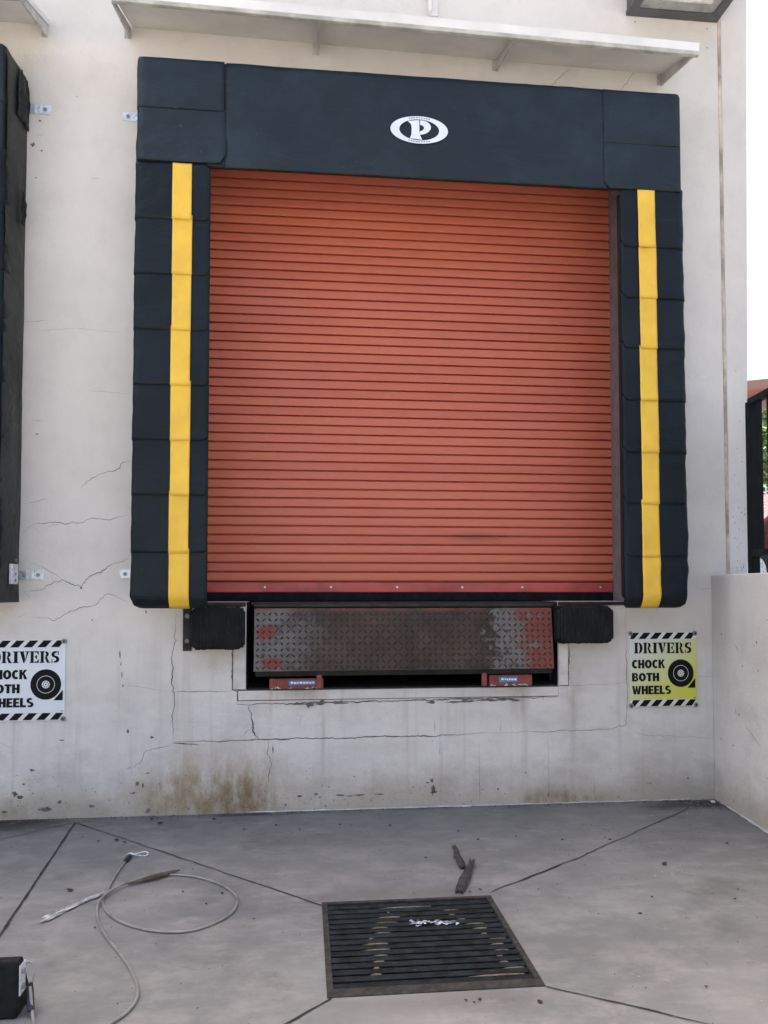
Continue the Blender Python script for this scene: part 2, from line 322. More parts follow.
for i, (pl, w, jt) in enumerate([(((75, 823), (0, 936)), .013, .002), (((75, 823), (180, 858), (322, 906)), .007, .006), (((491, 892), (560, 866), (690, 808)), .007, .008),
              (((331, 999), (284, 1026)), .008, .003), (((541, 986), (620, 1004), (720, 1028)), .006, .006), (((70, 824), (0, 840)), .005, .005), (((520, 882), (560, 865)), .014, .006)]):
    P_ = [G(*p) for p in pl]
    if i == 0: P_.append(P_[-1]+(P_[-1]-P_[0]).normalized()*2.0)
    ribbon(g, P_, (0, 0, 1), w, 0.003, 1, jt, 0.04, taper=(i == 6), seed=i)
ground = g.build('ground', [M['ground'], M['joint'], M['darker']]); ground['kind'] = 'structure'

# ------------------------------------------------------------------ the dock building
XL, XJ = -25.0, 2.612                              # wall from far left to the movement joint
ZT = 7.0
SP = -3.82                                         # the next bay to the left
PIT = (-0.331, 1.528, 0.704, 1.212); OPEN = (-0.66, 1.997, 1.212, 3.95)
bld = thing('loading_dock_building', 'pale cracked concrete building wall with a red roll up door', 'building', (0.6, 0, 0))
w = MB()
holes = [PIT, OPEN, (OPEN[0]+SP, OPEN[1]+SP, OPEN[2], OPEN[3])]
xs = sorted(set([XL, XJ]+[h[k] for h in holes for k in (0, 1)])); zs = sorted(set([-0.3, ZT]+[h[k] for h in holes for k in (2, 3)]))
for i in range(len(xs)-1):
    for j in range(len(zs)-1):
        cx, cz = (xs[i]+xs[i+1])/2, (zs[j]+zs[j+1])/2
        if any(h[0] < cx < h[1] and h[2] < cz < h[3] for h in holes): continue
        w.poly([(xs[i], 0, zs[j]), (xs[i+1], 0, zs[j]), (xs[i+1], 0, zs[j+1]), (xs[i], 0, zs[j+1])])
for o in (0, SP):                                  # reveals of the door openings
    a, b, c, e = OPEN; a += o; b += o; D = 0.36
    w.poly([(a, 0, c), (a, D, c), (a, D, e), (a, 0, e)]); w.poly([(b, 0, c), (b, D, c), (b, D, e), (b, 0, e)], 4)
    w.poly([(a, 0, e), (b, 0, e), (b, D, e), (a, D, e)])
    if o == 0:
        w.poly([(a, 0, c), (PIT[0], 0, c), (PIT[0], D, c), (a, D, c)]); w.poly([(PIT[1], 0, c), (b, 0, c), (b, D, c), (PIT[1], D, c)])
    else: w.poly([(a, 0, c), (b, 0, c), (b, D, c), (a, D, c)])
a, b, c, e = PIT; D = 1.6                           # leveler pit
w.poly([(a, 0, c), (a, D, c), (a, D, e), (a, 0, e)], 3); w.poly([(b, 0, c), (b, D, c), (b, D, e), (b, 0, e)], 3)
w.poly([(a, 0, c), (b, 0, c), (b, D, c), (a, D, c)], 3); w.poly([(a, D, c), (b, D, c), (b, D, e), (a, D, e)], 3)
BX = 2.60                                          # side, back and the panel behind the doors keep the daylight out
w.poly([(BX, 0.02, -0.3), (BX, 20, -0.3), (BX, 20, ZT), (BX, 0.02, ZT)]); w.poly([(XL, 0, -0.3), (XL, 20, -0.3), (XL, 20, ZT), (XL, 0, ZT)])
w.poly([(XL, 20, -0.3), (BX, 20, -0.3), (BX, 20, ZT), (XL, 20, ZT)])
# cracks and board marks, measured in the photograph
FN = (0, -1, 0)
cr = [
 (((208, 532), (186, 540)), .0, 0),
 (((25, 504), (50, 498)), .003, .008), (((80, 488), (98, 475), (115, 470), (124, 462), (131, 463)), .0045, .012),
 (((22, 532), (38, 524), (52, 522), (70, 524), (90, 520), (110, 520), (128, 515)), .004, .012), (((48, 527), (60, 524)), .003, .01),
 (((22, 592), (40, 589), (62, 579), (80, 586), (92, 574), (108, 567), (128, 558)), .0045, .012), (((62, 579), (45, 568), (30, 562)), .0025, .008), (((24, 591), (29, 598)), .003, .006),
 (((18, 617), (28, 614)), .003, .006), (((36, 617), (55, 620), (70, 612), (84, 606), (94, 604), (108, 595), (116, 597), (126, 602)), .004, .012),
 (((30, 420), (44, 421)), .0025, .005), (((25, 322), (50, 320)), .002, .005), (((34, 331), (76, 328), (120, 333)), .002, .004),
 (((38, 434), (36, 436)), .006, .0), (((88, 390), (129, 394)), .002, .004),
 (((175, 610), (175, 640), (172, 660), (173, 692), (173, 742)), .005, .010), (((172, 692), (232, 691)), .0045, .006),
 (((120, 685), (172, 692)), .002, .006), (((173, 742), (240, 740), (330, 738), (430, 736), (485, 733)), .0075, .006), (((173, 743), (200, 745)), .007, .004),
 (((485, 733), (560, 731), (605, 729), (626, 725), (627, 700), (626, 610)), .0035, .007), (((626, 725), (640, 735), (714, 738)), .0025, .01),
 (((173, 743), (160, 748), (147, 752), (140, 764), (130, 770)), .0035, .012), (((132, 767), (126, 770)), .004, .01),
 (((248, 706), (252, 718), (252, 730), (257, 740)), .0075, .012), (((257, 722), (245, 733), (241, 736)), .003, .008), (((268, 741), (270, 765), (267, 785)), .0035, .012),
 (((232, 652), (233, 690), (240, 693)), .013, .006), (((237, 694), (237, 705), (300, 703), (470, 699), (556, 697)), .009, .006), (((237, 693), (330, 691), (556, 686)), .007, .004),
 (((558, 686), (628, 683)), .0025, .004), (((569, 645), (568, 686)), .008, .006), (((550, 650), (550, 684)), .0025, .003), (((543, 690), (543, 700)), .004, .002),
 (((479, 742), (480, 812)), .0025, .004), (((548, 735), (549, 805)), .002, .003), (((594, 778), (594, 800)), .002, .002),
 (((573, 64), (564, 74), (548, 88)), .0035, .008), (((635, 70), (627, 82), (620, 92)), .0035, .008), (((700, 590), (712, 587)), .003, .006), (((695, 676), (712, 677)), .003, .004),
 (((75, 97), (78, 96)), .004, .003), (((36, 135), (44, 135)), .003, .0), (((90, 178), (100, 179)), .002, .003), (((0, 742), (12, 748)), .002, .006), (((240, 806), (250, 807)), .004, .006),
]
for i, (pl, wd, jt) in enumerate(cr):
    if wd > 0: ribbon(w, [W(*p) for p in pl], FN, wd*(0.62 if wd < .0035 else .85), 0.0015, 1, jt, 0.009, True, i*3.1)
def chip(mb, c, rx, rz, m, seed):
    rnd = random.Random(seed); k = rnd.randint(11, 17); rx *= .72; rz *= .72
    mb.poly([(c.x+rx*math.cos(2*math.pi*i/k)*rnd.uniform(.35, 1.3), c.y-0.002, c.z+rz*math.sin(2*math.pi*i/k)*rnd.uniform(.35, 1.3)) for i in range(k)], m)
chips = [((320, 703), 8, 2), ((300, 704), 9, 1.5), ((338, 703), 9, 1.2), ((310, 705), 4, 2.5), ((488, 700), 12, 1.2), ((505, 699), 12, 1.4), ((468, 701), 9, 1.0), ((453, 702), 9, 1.2), ((432, 702), 6, 1.2), ((515, 700), 8, .9),
 ((273, 749), 1.2, 5), ((433, 789), 2.2, 7), ((432, 780), 2.5, 2.5), ((434, 792), 5, 1), ((316, 794), 3, 1.4), ((300, 796), 5, 1), ((340, 795), 6, .8), ((360, 795), 9, .8), ((380, 794), 6, .7), ((350, 796), 5, .6),
 ((137, 784), 2.2, 3.6), ((143, 785), 1.2, 3.5), ((133, 793), 3.5, 1.5), ((152, 737), 2, 1.6), ((148, 773), 2.6, .9), ((128, 731), 1.6, 2.4), ((45, 809), 7, 3), ((15, 794), 3.5, 3), ((20, 797), 4, 2), ((32, 770), 3, 1.6), ((24, 784), 1.6, 1.4),
 ((62, 740), 4, .8), ((92, 806), 3, 2), ((148, 811), 3, 2.5), ((60, 802), 3, 2), ((5, 812), 4, 1.2), ((121, 664), .8, 3), ((120, 655), .8, 4), ((122, 675), 1, 4), ((123, 686), .9, 2), ((40, 121), 2, 1.3), ((33, 145), 2.5, 3), ((42, 151), 1.4, 1.6), ((36, 178), 1.0, 1.0),
 ((635, 22), 1.2, 1.2), ((707, 29), 1.2, 1.2), ((707, 48), 1.2, 1.2), ((688, 778), 1.3, 1.6), ((665, 800), 1, 1), ((548, 795), .8, 5), ((432, 741), .7, 1), ((81, 588), 1.3, 1.6), ((92, 620), 1, 1), ((37, 434), 2.4, .8), ((146, 612), .9, 2), ((498, 789), 1.2, 1.4), ((252, 740), 2.5, 1.3)]
for i, (p, rx, rz) in enumerate(chips): kx = 1.7 if i < 10 else 1.15; chip(w, W(*p), rx/165*min(kx, 1.3), rz/165*kx, 2, i)
for i in range(260):                               # flaking near the foot of the wall
    x = random.uniform(-1.75, 2.45); z = abs(random.gauss(0, 0.11))+0.015
    if x > 0.1 and random.random() < 0.6: continue
    chip(w, Vector((x, 0, z)), random.uniform(.002, .006)*(3 if random.random() < .08 else 1), random.uniform(.002, .007), 2, 100+i)
for p, l in (((435, 718), 13), ((440, 728), 26), ((501, 720), 12), ((301, 716), 8)):   # pale drips
    q = W(*p); ribbon(w, [q, q-Vector((0.004, 0, l/165))], FN, .007, .0015, 5, .003, .02, True, l)
# caulk bead along the foot
q = [W(x, y) for x, y in ((250, 813), (330, 811), (420, 808), (520, 805), (600, 803), (690, 800))]
for i in range(5): ribbon(w, [(q[i].x, -0.004, 0.006), (q[i+1].x, -0.004, 0.006)], (0, -.8, .6), .008, .002, 5, .003, .03, False, i)
wall = w.build('wall', [M['wall'], M['crack'], M['chip'], M['darker'], M['frame_paint'], M['caulk']], bld)
MB().box(XL-.2, BX+.02, 0.05, 20.2, ZT, ZT+.25).build('roof', M['roof'], bld, bevel=.02)
# corner pilaster, slightly out of plumb, with the rusty movement joint
p = MB(); zz = [-0.3, 1.38, 3.2, 5.1, ZT]; e0 = 2.742
vs = []; fs = []
for z in zz:
    xr = 2.757+(z-1.38)*0.0166; vs += [(XJ+.022, -.004, z), (xr-.012, -.004, z), (xr, .008, z), (xr, .5, z), (XJ+.022, .5, z)]
for i in range(len(zz)-1):
    for k in range(5): fs.append((i*5+k, i*5+(k+1) % 5, i*5+5+(k+1) % 5, i*5+5+k))
p.add(vs, fs)
for i in range(46):
    z = random.uniform(1.4, 3.0)**1.0; x = random.uniform(2.66, 2.74)
    c = Vector((x, -.0045, 1.4+random.random()**2*1.4)); chip(p, c, random.uniform(.0015, .005), random.uniform(.002, .008), 1, 400+i)
p.build('corner_pilaster', [M['wall'], M['chip']], bld)
j = MB(); pts = []
for i in range(80):
    z = -0.1+i*0.1; pts.append((XJ+.011+.003*mnoise.noise((z*2, 0, 0)), .006, z))
j.tube(pts, [.012+.004*abs(mnoise.noise((q_[2]*3, 3, 0))) for q_ in pts], 8)
j.build('expansion_joint', M['rust'], bld, smooth=True)
# roll-up door
def roll_door(o):
    m = MB(); y = 0.28; pitch = .0576; z0 = 1.3346; x0, x1 = -0.65+o, 1.9955+o; n = 47
    prof = []
    for k in range(n):
        z = z0+k*pitch
        prof += [(y+.034, z), (y+.032, z+.0082), (y+.0008, z+.0090), (y-.0005, z+.014), (y-.0016, z+.030), (y-.0008, z+.048), (y+.0004, z+.0545), (y+.032, z+.0556)]
    cols = 12; vs = []; fs = []
    for yy, z in prof:
        for c in range(cols+1):
            x = x0+(x1-x0)*c/cols; vs.append((x, yy+.0025*mnoise.noise((x*1.3, z*2.2, 0)), z+.0012*mnoise.noise((x*1.1, z*7, 4))))
    for i in range(len(prof)-1):
        for c in range(cols): b = i*(cols+1)+c; fs.append((b, b+1, b+cols+2, b+cols+1))
    m.add(vs, fs)
    d_ = m.build('roll_up_door', M['door'], bld, smooth=True, sharp=28)
    d_['label'] = 'red slatted roll up door, closed'
    bb = MB().box(x0, x1, y-.006, y+.02, 1.268, 1.330).build('bottom_bar', simple('crimson_bar', (0.42, 0.070, 0.058), 0.5, scale=5) if o == 0 else bpy.data.materials['crimson_bar'], d_, bevel=.004)
    MB().box(x0, x1, y-.002, y+.03, 1.213, 1.2675).build('rubber_seal', M['rubber'], d_, bevel=.004)
    for px in (265, 331, 397, 462, 522, 600):
        c = W(px, 588, y); MB().disc((c.x+o, y-.006, 1.300), .0065, (0, -1, 0), .004, 10).build('bolt', M['zinc'], d_)
    return d_
roll_door(0); roll_door(SP)
for o in (0, SP):                                  # door guides
    for a, b in ((-0.659, -0.640),):
        MB().box(a+o, b+o, .20, .272, 1.2125, 3.94).build('door_guide', M['frame_paint'] if a > 0 else M['dark'], bld, bevel=.003)
MB().box(XJ+.001, XJ+.021, .03, .05, -.3, ZT).build('joint_backing', M['dark'], bld)
MB().box(-1.2, 2.2, .366, .38, 1.0, 4.2).build('inner_lining', M['darker'], bld)
MB().box(-1.2+SP, 2.2+SP, .365, .38, 1.0, 4.2).build('inner_lining', M['darker'], bld)
# concrete surround of the pit: two narrow patched strips standing just proud
s_ = MB(); s_.box(-.405, -.333, -.004, .01, .708, .955); s_.build('pit_border', M['paler'], bld, bevel=.003)
s_ = MB(); s_.box(1.531, 1.592, -.004, .01, .708, .99); s_.build('pit_border', M['paler'], bld, bevel=.003)
s_ = MB(); s_.box(-.375, 1.53, -.0035, .01, .645, .700); s_.build('pit_border', M['wall'], bld, bevel=.003)
jm = MB(); jm.box(-.411, -.3335, -.0022, .009, .704, .95); jm.box(1.5305, 1.5955, -.0022, .009, .704, .985); jm.box(-.380, 1.53, -.0020, .009, .6415, .7045)
jm.build('border_joint', M['crack'], bld)
nose = MB().box(-.66, -.334, -.012, .1, 1.186, 1.2115).build('dock_nosing', M['dark'], bld, bevel=.003)
MB().box(1.531, 1.98, -.012, .1, 1.190, 1.2115).build('dock_nosing', M['dark'], bld, bevel=.003)

# ------------------------------------------------------------------ canopies over the doors
can = thing('door_canopy', 'thin pale steel canopy above the red door, on triangular brackets', 'canopy', (.61, 0, 4.55), 'canopies over the dock doors')
def slab(x0, x1):
    f = [(x0, 0, 4.565), (x0, -.405, 4.425), (x0, -.405, 4.455), (x0, 0, 4.595)]
    return MB().prism(f, [(x1, y, z) for _, y, z in f])
can.rotation_euler.y = R(1.0); can.location.z += .015
slab(-1.02, 2.25).build('roof_plate', M['canopy'], can)
fa = MB().box(-1.03, 2.26, -.425, -.4055, 4.418, 4.468).build('fascia', M['canopy'], can, bevel=.002)
MB().box(-1.03, 2.26, -.428, -.40, 4.393, 4.4175).build('drip_edge', M['lipedge'], fa, bevel=.004)
for px, py, tk in ((130, 37, .012), (318, 55, .012), (497, 70, .012), (662, 83, .012)):
    x = W(px, py).x; x = min(x, 2.236); f = [(x-tk/2, -.001, 4.562), (x-tk/2, -.001, 4.492), (x-tk/2, -.02, 4.492), (x-tk/2, -.4, 4.400), (x-tk/2, -.4, 4.424)]
    b_ = MB().prism(f, [(x+tk/2, y, z) for _, y, z in f]).build('bracket', M['bracket'], can)
    MB().box(x-.03, x-tk/2-.001, -.006, -.0005, 4.495, 4.56).build('bracket_plate', M['bracket'], b_)
can2 = dup(can); can2.location.x += -3.735; can2.location.z += .03; can2['label'] = 'end of a pale steel canopy with bracket, at the top left corner'
# clip above the canopy
c = W(432, 5)
k = thing('pipe_clip', 'small pale metal clip on the wall above the canopy', 'clip', (c.x, 0, 4.80))
MB().box(c.x-.025, c.x+.035, -.012, -.0005, 4.80, 4.95).build('back_plate', M['canopy'], k, bevel=.002)
MB().box(c.x-.028, c.x-.010, -.05, -.0125, 4.80, 4.95).build('side_flange', M['canopy'], k, bevel=.002)

# ------------------------------------------------------------------ floodlight
fx0, fx1, fz = 2.008, 2.606, 4.90
fl = thing('wall_light', 'dark boxed wall light with frosted lens underneath, above the right canopy end', 'light fixture', (2.3, 0, fz))
m = MB(); fr = .055; dp = .42
m.box(fx0, fx1, -dp, -.002, fz+.03, fz+.24)
m.build('housing', M['fixture'], fl, bevel=.012)
fm = MB()
fm.box(fx0-.004, fx1+.004, -.065, -.003, fz, fz+.0295); fm.box(fx0-.004, fx1+.004, -dp-.004, -dp+.05, fz, fz+.0295)
fm.box(fx0-.004, fx0+fr, -dp+.0505, -.0655, fz, fz+.0295); fm.box(fx1-fr, fx1+.004, -dp+.0505, -.0655, fz, fz+.0295)
fm.build('lens_frame', M['fixture'], fl, bevel=.004)
MB().box(fx0+fr+.001, fx1-fr-.001, -dp+.051, -.066, fz+.012, fz+.022).build('lens', M['lens'], fl)
MB().tube([(fx0+.16, -.17, fz+.010), (fx1-.12, -.17, fz+.010)], .022, 10).build('lamp_tube', M['tubeglow'], fl, smooth=True)

# ------------------------------------------------------------------ dock seals
def rounded(x0, x1, z0, z1, r, n=6):               # r = radii: bottom-left, bottom-right, top-right, top-left
    out = []
    for (cx, cz, a0), rr in zip(((x0, z0, 180), (x1, z0, 270), (x1, z1, 0), (x0, z1, 90)), r):
        sx = 1 if cx == x0 else -1; sz = 1 if cz == z0 else -1
        if rr <= 0: out.append((cx, cz)); continue
        for k in range(n+1):
            a = R(a0+90*k/n); out.append((cx+sx*rr+rr*math.cos(a), cz+sz*rr+rr*math.sin(a)))
    return out
seal = thing('dock_seal', 'black foam dock seal framing the red door, with yellow guide stripes and oval emblem', 'dock seal', (.645, 0, 1.2), 'dock seals on the wall')
ZB, ZH = 1.197, 3.612
def side_pad(xi, xo, name='side_pad'):
    s = 1 if xo > xi else -1; x0, x1 = min(xi, xo), max(xi, xo)
    out = rounded(x0, x1, ZB+.035, ZH-.003, (.03 if s > 0 else .075, .075 if s > 0 else .03, 0, 0))
    wedge = lambda x: x+s*.125*(1-abs(x-xi)/abs(xo-xi))
    return MB().prism([(x, -.275, z) for x, z in out], [(wedge(x), -.001, z) for x, z in out]).build(name, M['vinyl_side'], seal, bevel=.022, seg=3)
side_pad(-.519, -.922); side_pad(1.814, 2.208)
hd = MB()
o_ = rounded(-.921, 2.205, ZH, 4.214, (0, 0, .02, .02), 3)
hd.prism([(x, -.30, z) for x, z in o_], [(x, -.001, z+(.16*(1-(z-ZH)/.6) if z < 4.0 else 0)) for x, z in o_])
header = hd.build('header_pad', M['vinyl_side'], seal, bevel=.018, seg=3)

def sheet(name, xi, xo, z0, z1, y0, mat, parent, wrap=True, rin=.05, flare=.012, curl=0., seed=0, thick=.003, amp=.004, rtop=.0, rout=0, nx=22, nz=16, wrapback=.16):
    """A hanging vinyl sheet: from its inner edge xi across the front to xo, then round the outer corner and back along the side."""
    s = 1 if xo > xi else -1; L = abs(xo-xi); rc = .03
    us = [L*i/nx for i in range(nx+1)]
    total = L+(wrapback if wrap else 0); us = [total*i/nx for i in range(nx+1)]
    vs = []; fs = []; idx = {}
    for a, u in enumerate(us):
        # rounded inner corners shorten the sheet there
        zlo = z0; zhi = z1
        if u < rin: zlo = z0+rin-math.sqrt(max(0, rin*rin-(rin-u)**2))
        if rout and u > L-rout: zlo = max(zlo, z0+rout-math.sqrt(max(0, rout*rout-min(rout, u-(L-rout))**2)))
        if rtop and u < rtop: zhi = z1-(rtop-math.sqrt(max(0, rtop*rtop-(rtop-u)**2)))
        for b in range(nz+1):
            t = b/nz; z = zlo+(zhi-zlo)*t; fl_ = flare*(1-(z-z0)/(z1-z0))
            if u <= L-rc or not wrap: x = xi+s*u; y = y0-fl_; nx_, ny_ = 0, -1
            elif u <= L-rc+rc*1.571:
                g_ = (u-(L-rc))/rc; x = xo-s*rc+s*(rc+fl_*.5)*math.sin(g_); y = y0+rc-(rc+fl_)*math.cos(g_); nx_, ny_ = s*math.sin(g_), -math.cos(g_)
            else: x = xo+s*fl_*.5; y = y0+rc+(u-(L-rc)-rc*1.571); nx_, ny_ = s, 0
            dz = z-z0
            if curl and dz < .085: q_ = (1-dz/.085); y += curl*q_*q_
            w_ = amp*fbm(x*5+seed, z*4.5, seed*2.3+y, 3)+amp*.45*fbm(x*2, z*13+seed, 9.1, 2)
            x += nx_*w_; y += ny_*abs(w_)*.9
            vs.append((x, y, z+.0025*mnoise.noise((x*6, seed, 1))*(1 if b == 0 else 0))); idx[a, b] = len(vs)-1
    for a in range(nx):
        for b in range(nz): fs.append((idx[a, b], idx[a+1, b], idx[a+1, b+1], idx[a, b+1]))
    m = MB().add(vs, fs)
    o = m.build(name, mat, parent, smooth=True, sharp=0)
    # make every normal face outwards before the thickness is added
    me = o.data; bm = bmesh.new(); bm.from_mesh(me)
    av = sum((f.normal.y*f.calc_area() for f in bm.faces))
    if av > 0: bmesh.ops.reverse_faces(bm, faces=bm.faces)
    bm.to_mesh(me); bm.free(); me.polygons.foreach_set('use_smooth', [True]*len(me.polygons))
    q = o.modifiers.new('solid', 'SOLIDIFY'); q.thickness = thick; q.offset = -1
    return o
YF = -.3015
def zat(px, py): return W(px, py, -.3).z
left_seams = [172, 220, 275, 330.5, 385.5, 440.7, 495.6, 553, 608.5]
right_seams = [196, 248, 299, 349, 401, 453, 504, 557, 608]
for xi, xo, ya, yb, seams, px, cs in ((-.519, -.929, -.722, -.618, left_seams, 180, 0.02), (1.822, 2.216, 1.930, 2.034, right_seams, 648, .075)):
    zz = [zat(px, s_) for s_ in seams]
    for i in range(len(zz)-1):
        zt = zz[i]+(.03 if i else .05); zb = zz[i+1]; last = i == len(zz)-2
        fl_ = .0045; y0 = YF-.001
        k = sheet('pleat', xi, xo, zb, zt, y0, M['vinyl'], seal, rin=(.045 if xi > 0 and i < 6 else .02), flare=fl_, curl=.05 if last else 0, seed=i*3+px, amp=(.0055 if xi < 0 else .007) if not last else (.006 if xi < 0 else .014), rtop=.03 if i == 0 else 0, rout=.065 if last else 0)
        sheet('yellow_stripe', min(ya, yb)+.0022*((i*7) % 3-1), max(ya, yb)+.0022*((i*5) % 3-1), zb-.002, zt-.005, y0-.0052, M['yellow'], k, wrap=False, rin=0, flare=fl_+.0035, curl=.05 if last else 0, seed=i*3+px, amp=(.0055 if xi < 0 else .007) if not last else (.006 if xi < 0 else .014), nx=8, thick=.002)
        xr = max(ya, yb)-.008; h = zt-zb
        MB().poly([(xr, y0-.0105-fl_*.85, zb+.01), (xr+.0018, y0-.0105-fl_*.85, zb+.01), (xr+.0018, y0-.0105-fl_*.35, zb+h*.62), (xr, y0-.0105-fl_*.35, zb+h*.62)])
# header sheet and corner flaps
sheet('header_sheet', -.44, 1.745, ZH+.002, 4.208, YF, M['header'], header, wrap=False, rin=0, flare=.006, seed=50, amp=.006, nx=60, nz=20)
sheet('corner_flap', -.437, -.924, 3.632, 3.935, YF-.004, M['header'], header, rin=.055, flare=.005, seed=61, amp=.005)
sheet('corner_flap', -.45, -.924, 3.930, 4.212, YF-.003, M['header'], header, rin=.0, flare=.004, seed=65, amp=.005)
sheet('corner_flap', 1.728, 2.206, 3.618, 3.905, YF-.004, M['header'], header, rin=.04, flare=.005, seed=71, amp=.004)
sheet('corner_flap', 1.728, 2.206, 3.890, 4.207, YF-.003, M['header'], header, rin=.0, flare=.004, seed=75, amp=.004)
# oval emblem with a letter P
lc = W(419.3, 129.9, -.312); K = .00059
def lp(x, y): return (lc.x+(x-377)*K, lc.y, lc.z-(y-287-.068*(x-377))*K)
lg = MB(); N = 48
for i in range(N):
    a, b = 2*math.pi*i/N, 2*math.pi*(i+1)/N
    f = lambda g_, ra, rb: (lc.x+ra*math.cos(g_), lc.y, lc.z+rb*math.sin(g_))
    lg.poly([f(a, .165, .079), f(b, .165, .079), f(b, .114, .0605), f(a, .114, .0605)])
def para(poly): lg.poly([lp(*q_) for q_ in poly])
para([(265, 197), (375, 190), (378, 240), (378, 300), (385, 340), (405, 385), (285, 368), (300, 330), (303, 270), (297, 230)])
bow = [(384+106*math.sin(R(t))**1.0, 263-71*math.cos(R(t))) for t in range(0, 181, 15)]; bin_ = [(384+38*math.sin(R(t)), 268-30*math.cos(R(t))) for t in range(0, 181, 15)]
for i in range(len(bow)-1): para([bow[i], bow[i+1], bin_[i+1], bin_[i]])
for sgn in (1, -1):                                # tiny lettering in the ring, too small to read in the photo
    for i in range(9):
        g_ = R(90*sgn+(i-4)*6.0); x, z = lc.x+.140*math.cos(g_), lc.z+.0695*math.sin(g_)
        lg.add([(x-.005, lc.y-.001, z-.0022), (x+.004, lc.y-.001, z-.0022), (x+.004, lc.y-.001, z+.0022), (x-.005, lc.y-.001, z+.0022)], [(0, 1, 2, 3)], 1)
lg.build('emblem', [M['logo'], M['vinyl']], header)

def clip_on(parent, x_in, x_out, z, hgt=.05):
    s = 1 if x_out > x_in else -1
    c_ = MB().box(min(x_in, x_out), max(x_in, x_out), -.006, -.0005, z-hgt/2, z+hgt/2)
    o = c_.build('mounting_clip', M['zinc'], parent, bevel=.0015)
    MB().disc((x_out-s*.03, -.006, z), .011, (0, -1, 0), .006, 8).build('bolt', M['screw'], o)
    return o
seal2 = dup(seal); seal2.location.x += SP; seal2.location.z += .022
for ch in list(seal2.children):
    for c2 in list(ch.children):
        if c2.name.startswith('emblem'): bpy.data.objects.remove(c2)
seal2['label'] = 'second black dock seal with torn side fabric, cut off at the left edge'
clip_on(seal, -.93, W(122, 117).x+.006, W(128, 117).z); clip_on(seal, -.93, W(120, 574).x, W(124, 574).z)
cz = [W(40, 110).z, W(35, 575).z]
for i, z in enumerate(cz):
    o = clip_on(seal2, -1.60, W(51 if i == 0 else 44, 110).x if i == 0 else W(44, 575).x, z, .055)
    MB().box(-1.560, -1.552, -.016, -.0065, z-.027, z+.027).build('clip_fold', M['zinc'], o, bevel=.002)
    MB().box(-1.535, -1.515, -.016, -.0065, z-.027, z+.027).build('clip_fold', M['zinc'], o, bevel=.004)
pz = W(15, 574, -.14).z
o = MB().box(-1.590, -1.574, -.18, -.085, pz-.055, pz+.055).build('fixing_plate', M['zinc'], seal2, bevel=.002)
for dz in (-.035, 0, .075): MB().disc((-1.574, -.13, pz+dz), .008, (1, 0, 0), .004, 8).build('bolt', M['screw'], o)
vs = []; fs = []
for i in range(31):
    z = 1.215+(4.205-1.215)*i/30
    xb = -1.590
    for k_ in range(9):
        t = k_/8; x = -1.600-.004*(1-t)+.008*math.sin(t*3.1)+.005*fbm(t*2, z*3, 2, 3)
        vs.append((x, -.288+.286*t, z))
for i in range(30):
    for k_ in range(8): a = i*9+k_; fs.append((a, a+1, a+10, a+9))
MB().add(vs, fs).build('side_fabric', M['sidecloth'], seal2, smooth=True, sharp=0)
# torn fabric hanging off the side of the second seal
def tear(ctr, hy, hz, out, seed, name):
    vs = []; fs = []; n = 14
    for a in range(n+1):
        for b in range(n+1):
            u, v = a/n*2-1, b/n*2-1
            edge = max(0, 1-abs(v)**2)*max(0, 1-u*u*.5)
            x = ctr[0]+out*edge*(.55+.45*math.cos(u*5+v*2))+.010*fbm(u*2+seed, v*2, seed, 3)
            vs.append((x, ctr[1]+u*hy*(1-.35*(v > 0)*v), ctr[2]+v*hz+.02*mnoise.noise((u*3, v, seed))))
    for a in range(n):
        for b in range(n): i = a*(n+1)+b; fs.append((i, i+1, i+n+2, i+n+1))
    MB().add(vs, fs).build(name, M['vinyl_side'], seal2, smooth=True, sharp=0, solid=.003)
tear((-1.590, -.10, 4.06), .09, .14, .014, 3, 'loose_fabric'); tear((-1.575, -.11, 3.42), .025, .09, .014, 8, 'torn_loop')

# ------------------------------------------------------------------ dock bumpers
bumpers = []
def bumper(x0, x1, z0, z1, label, plates):
    b = thing('dock_bumper', label, 'bumper', ((x0+x1)/2, 0, (z0+z1)/2), 'dock bumpers beside the leveler')
    m = MB(); n = 22
    for i in range(n):                             # laminated rubber leaves standing edge on
        a = x0+(x1-x0)*i/n; e = x0+(x1-x0)*(i+1)/n
        dz = random.uniform(-.002, .002); dy = random.uniform(0, .003)
        inset = .022 if i in (0, n-1) else (.009 if i in (1, n-2) else 0)
        out = rounded(-.118+dy+inset*.4, -.010, z0+dz+inset, z1+dz*.6-inset, (.02, 0, 0, .02), 4)
        m.prism([(a+.0004, y, z) for y, z in out], [(e-.0004, y, z) for y, z in out])
    m.build('rubber_block', M['scuff'], b, bevel=.0015, seg=1)
    for a, e in plates:
        q = MB().box(a, e, -.012, -.0005, z0-.012, z1+.01).build('mounting_plate', M['dark'], b, bevel=.002)
        for z in (z0+.045, z1-.05): MB().disc(((a+e)/2, -.012, z), .014, (0, -1, 0), .012, 6).build('anchor_bolt', M['screw'], q)
    MB().box(x0+.01, x1-.01, -.0095, -.001, z0+.005, z1-.005).build('back_plate', M['dark'], b)
    return b
bumper(-.636, -.336, .945, 1.183, 'black laminated rubber bumper left of the dock plate, with bolted side plate', [(-.690, -.640)])
bumper(1.494, 1.837, .965, 1.188, 'black laminated rubber bumper right of the dock plate', [])

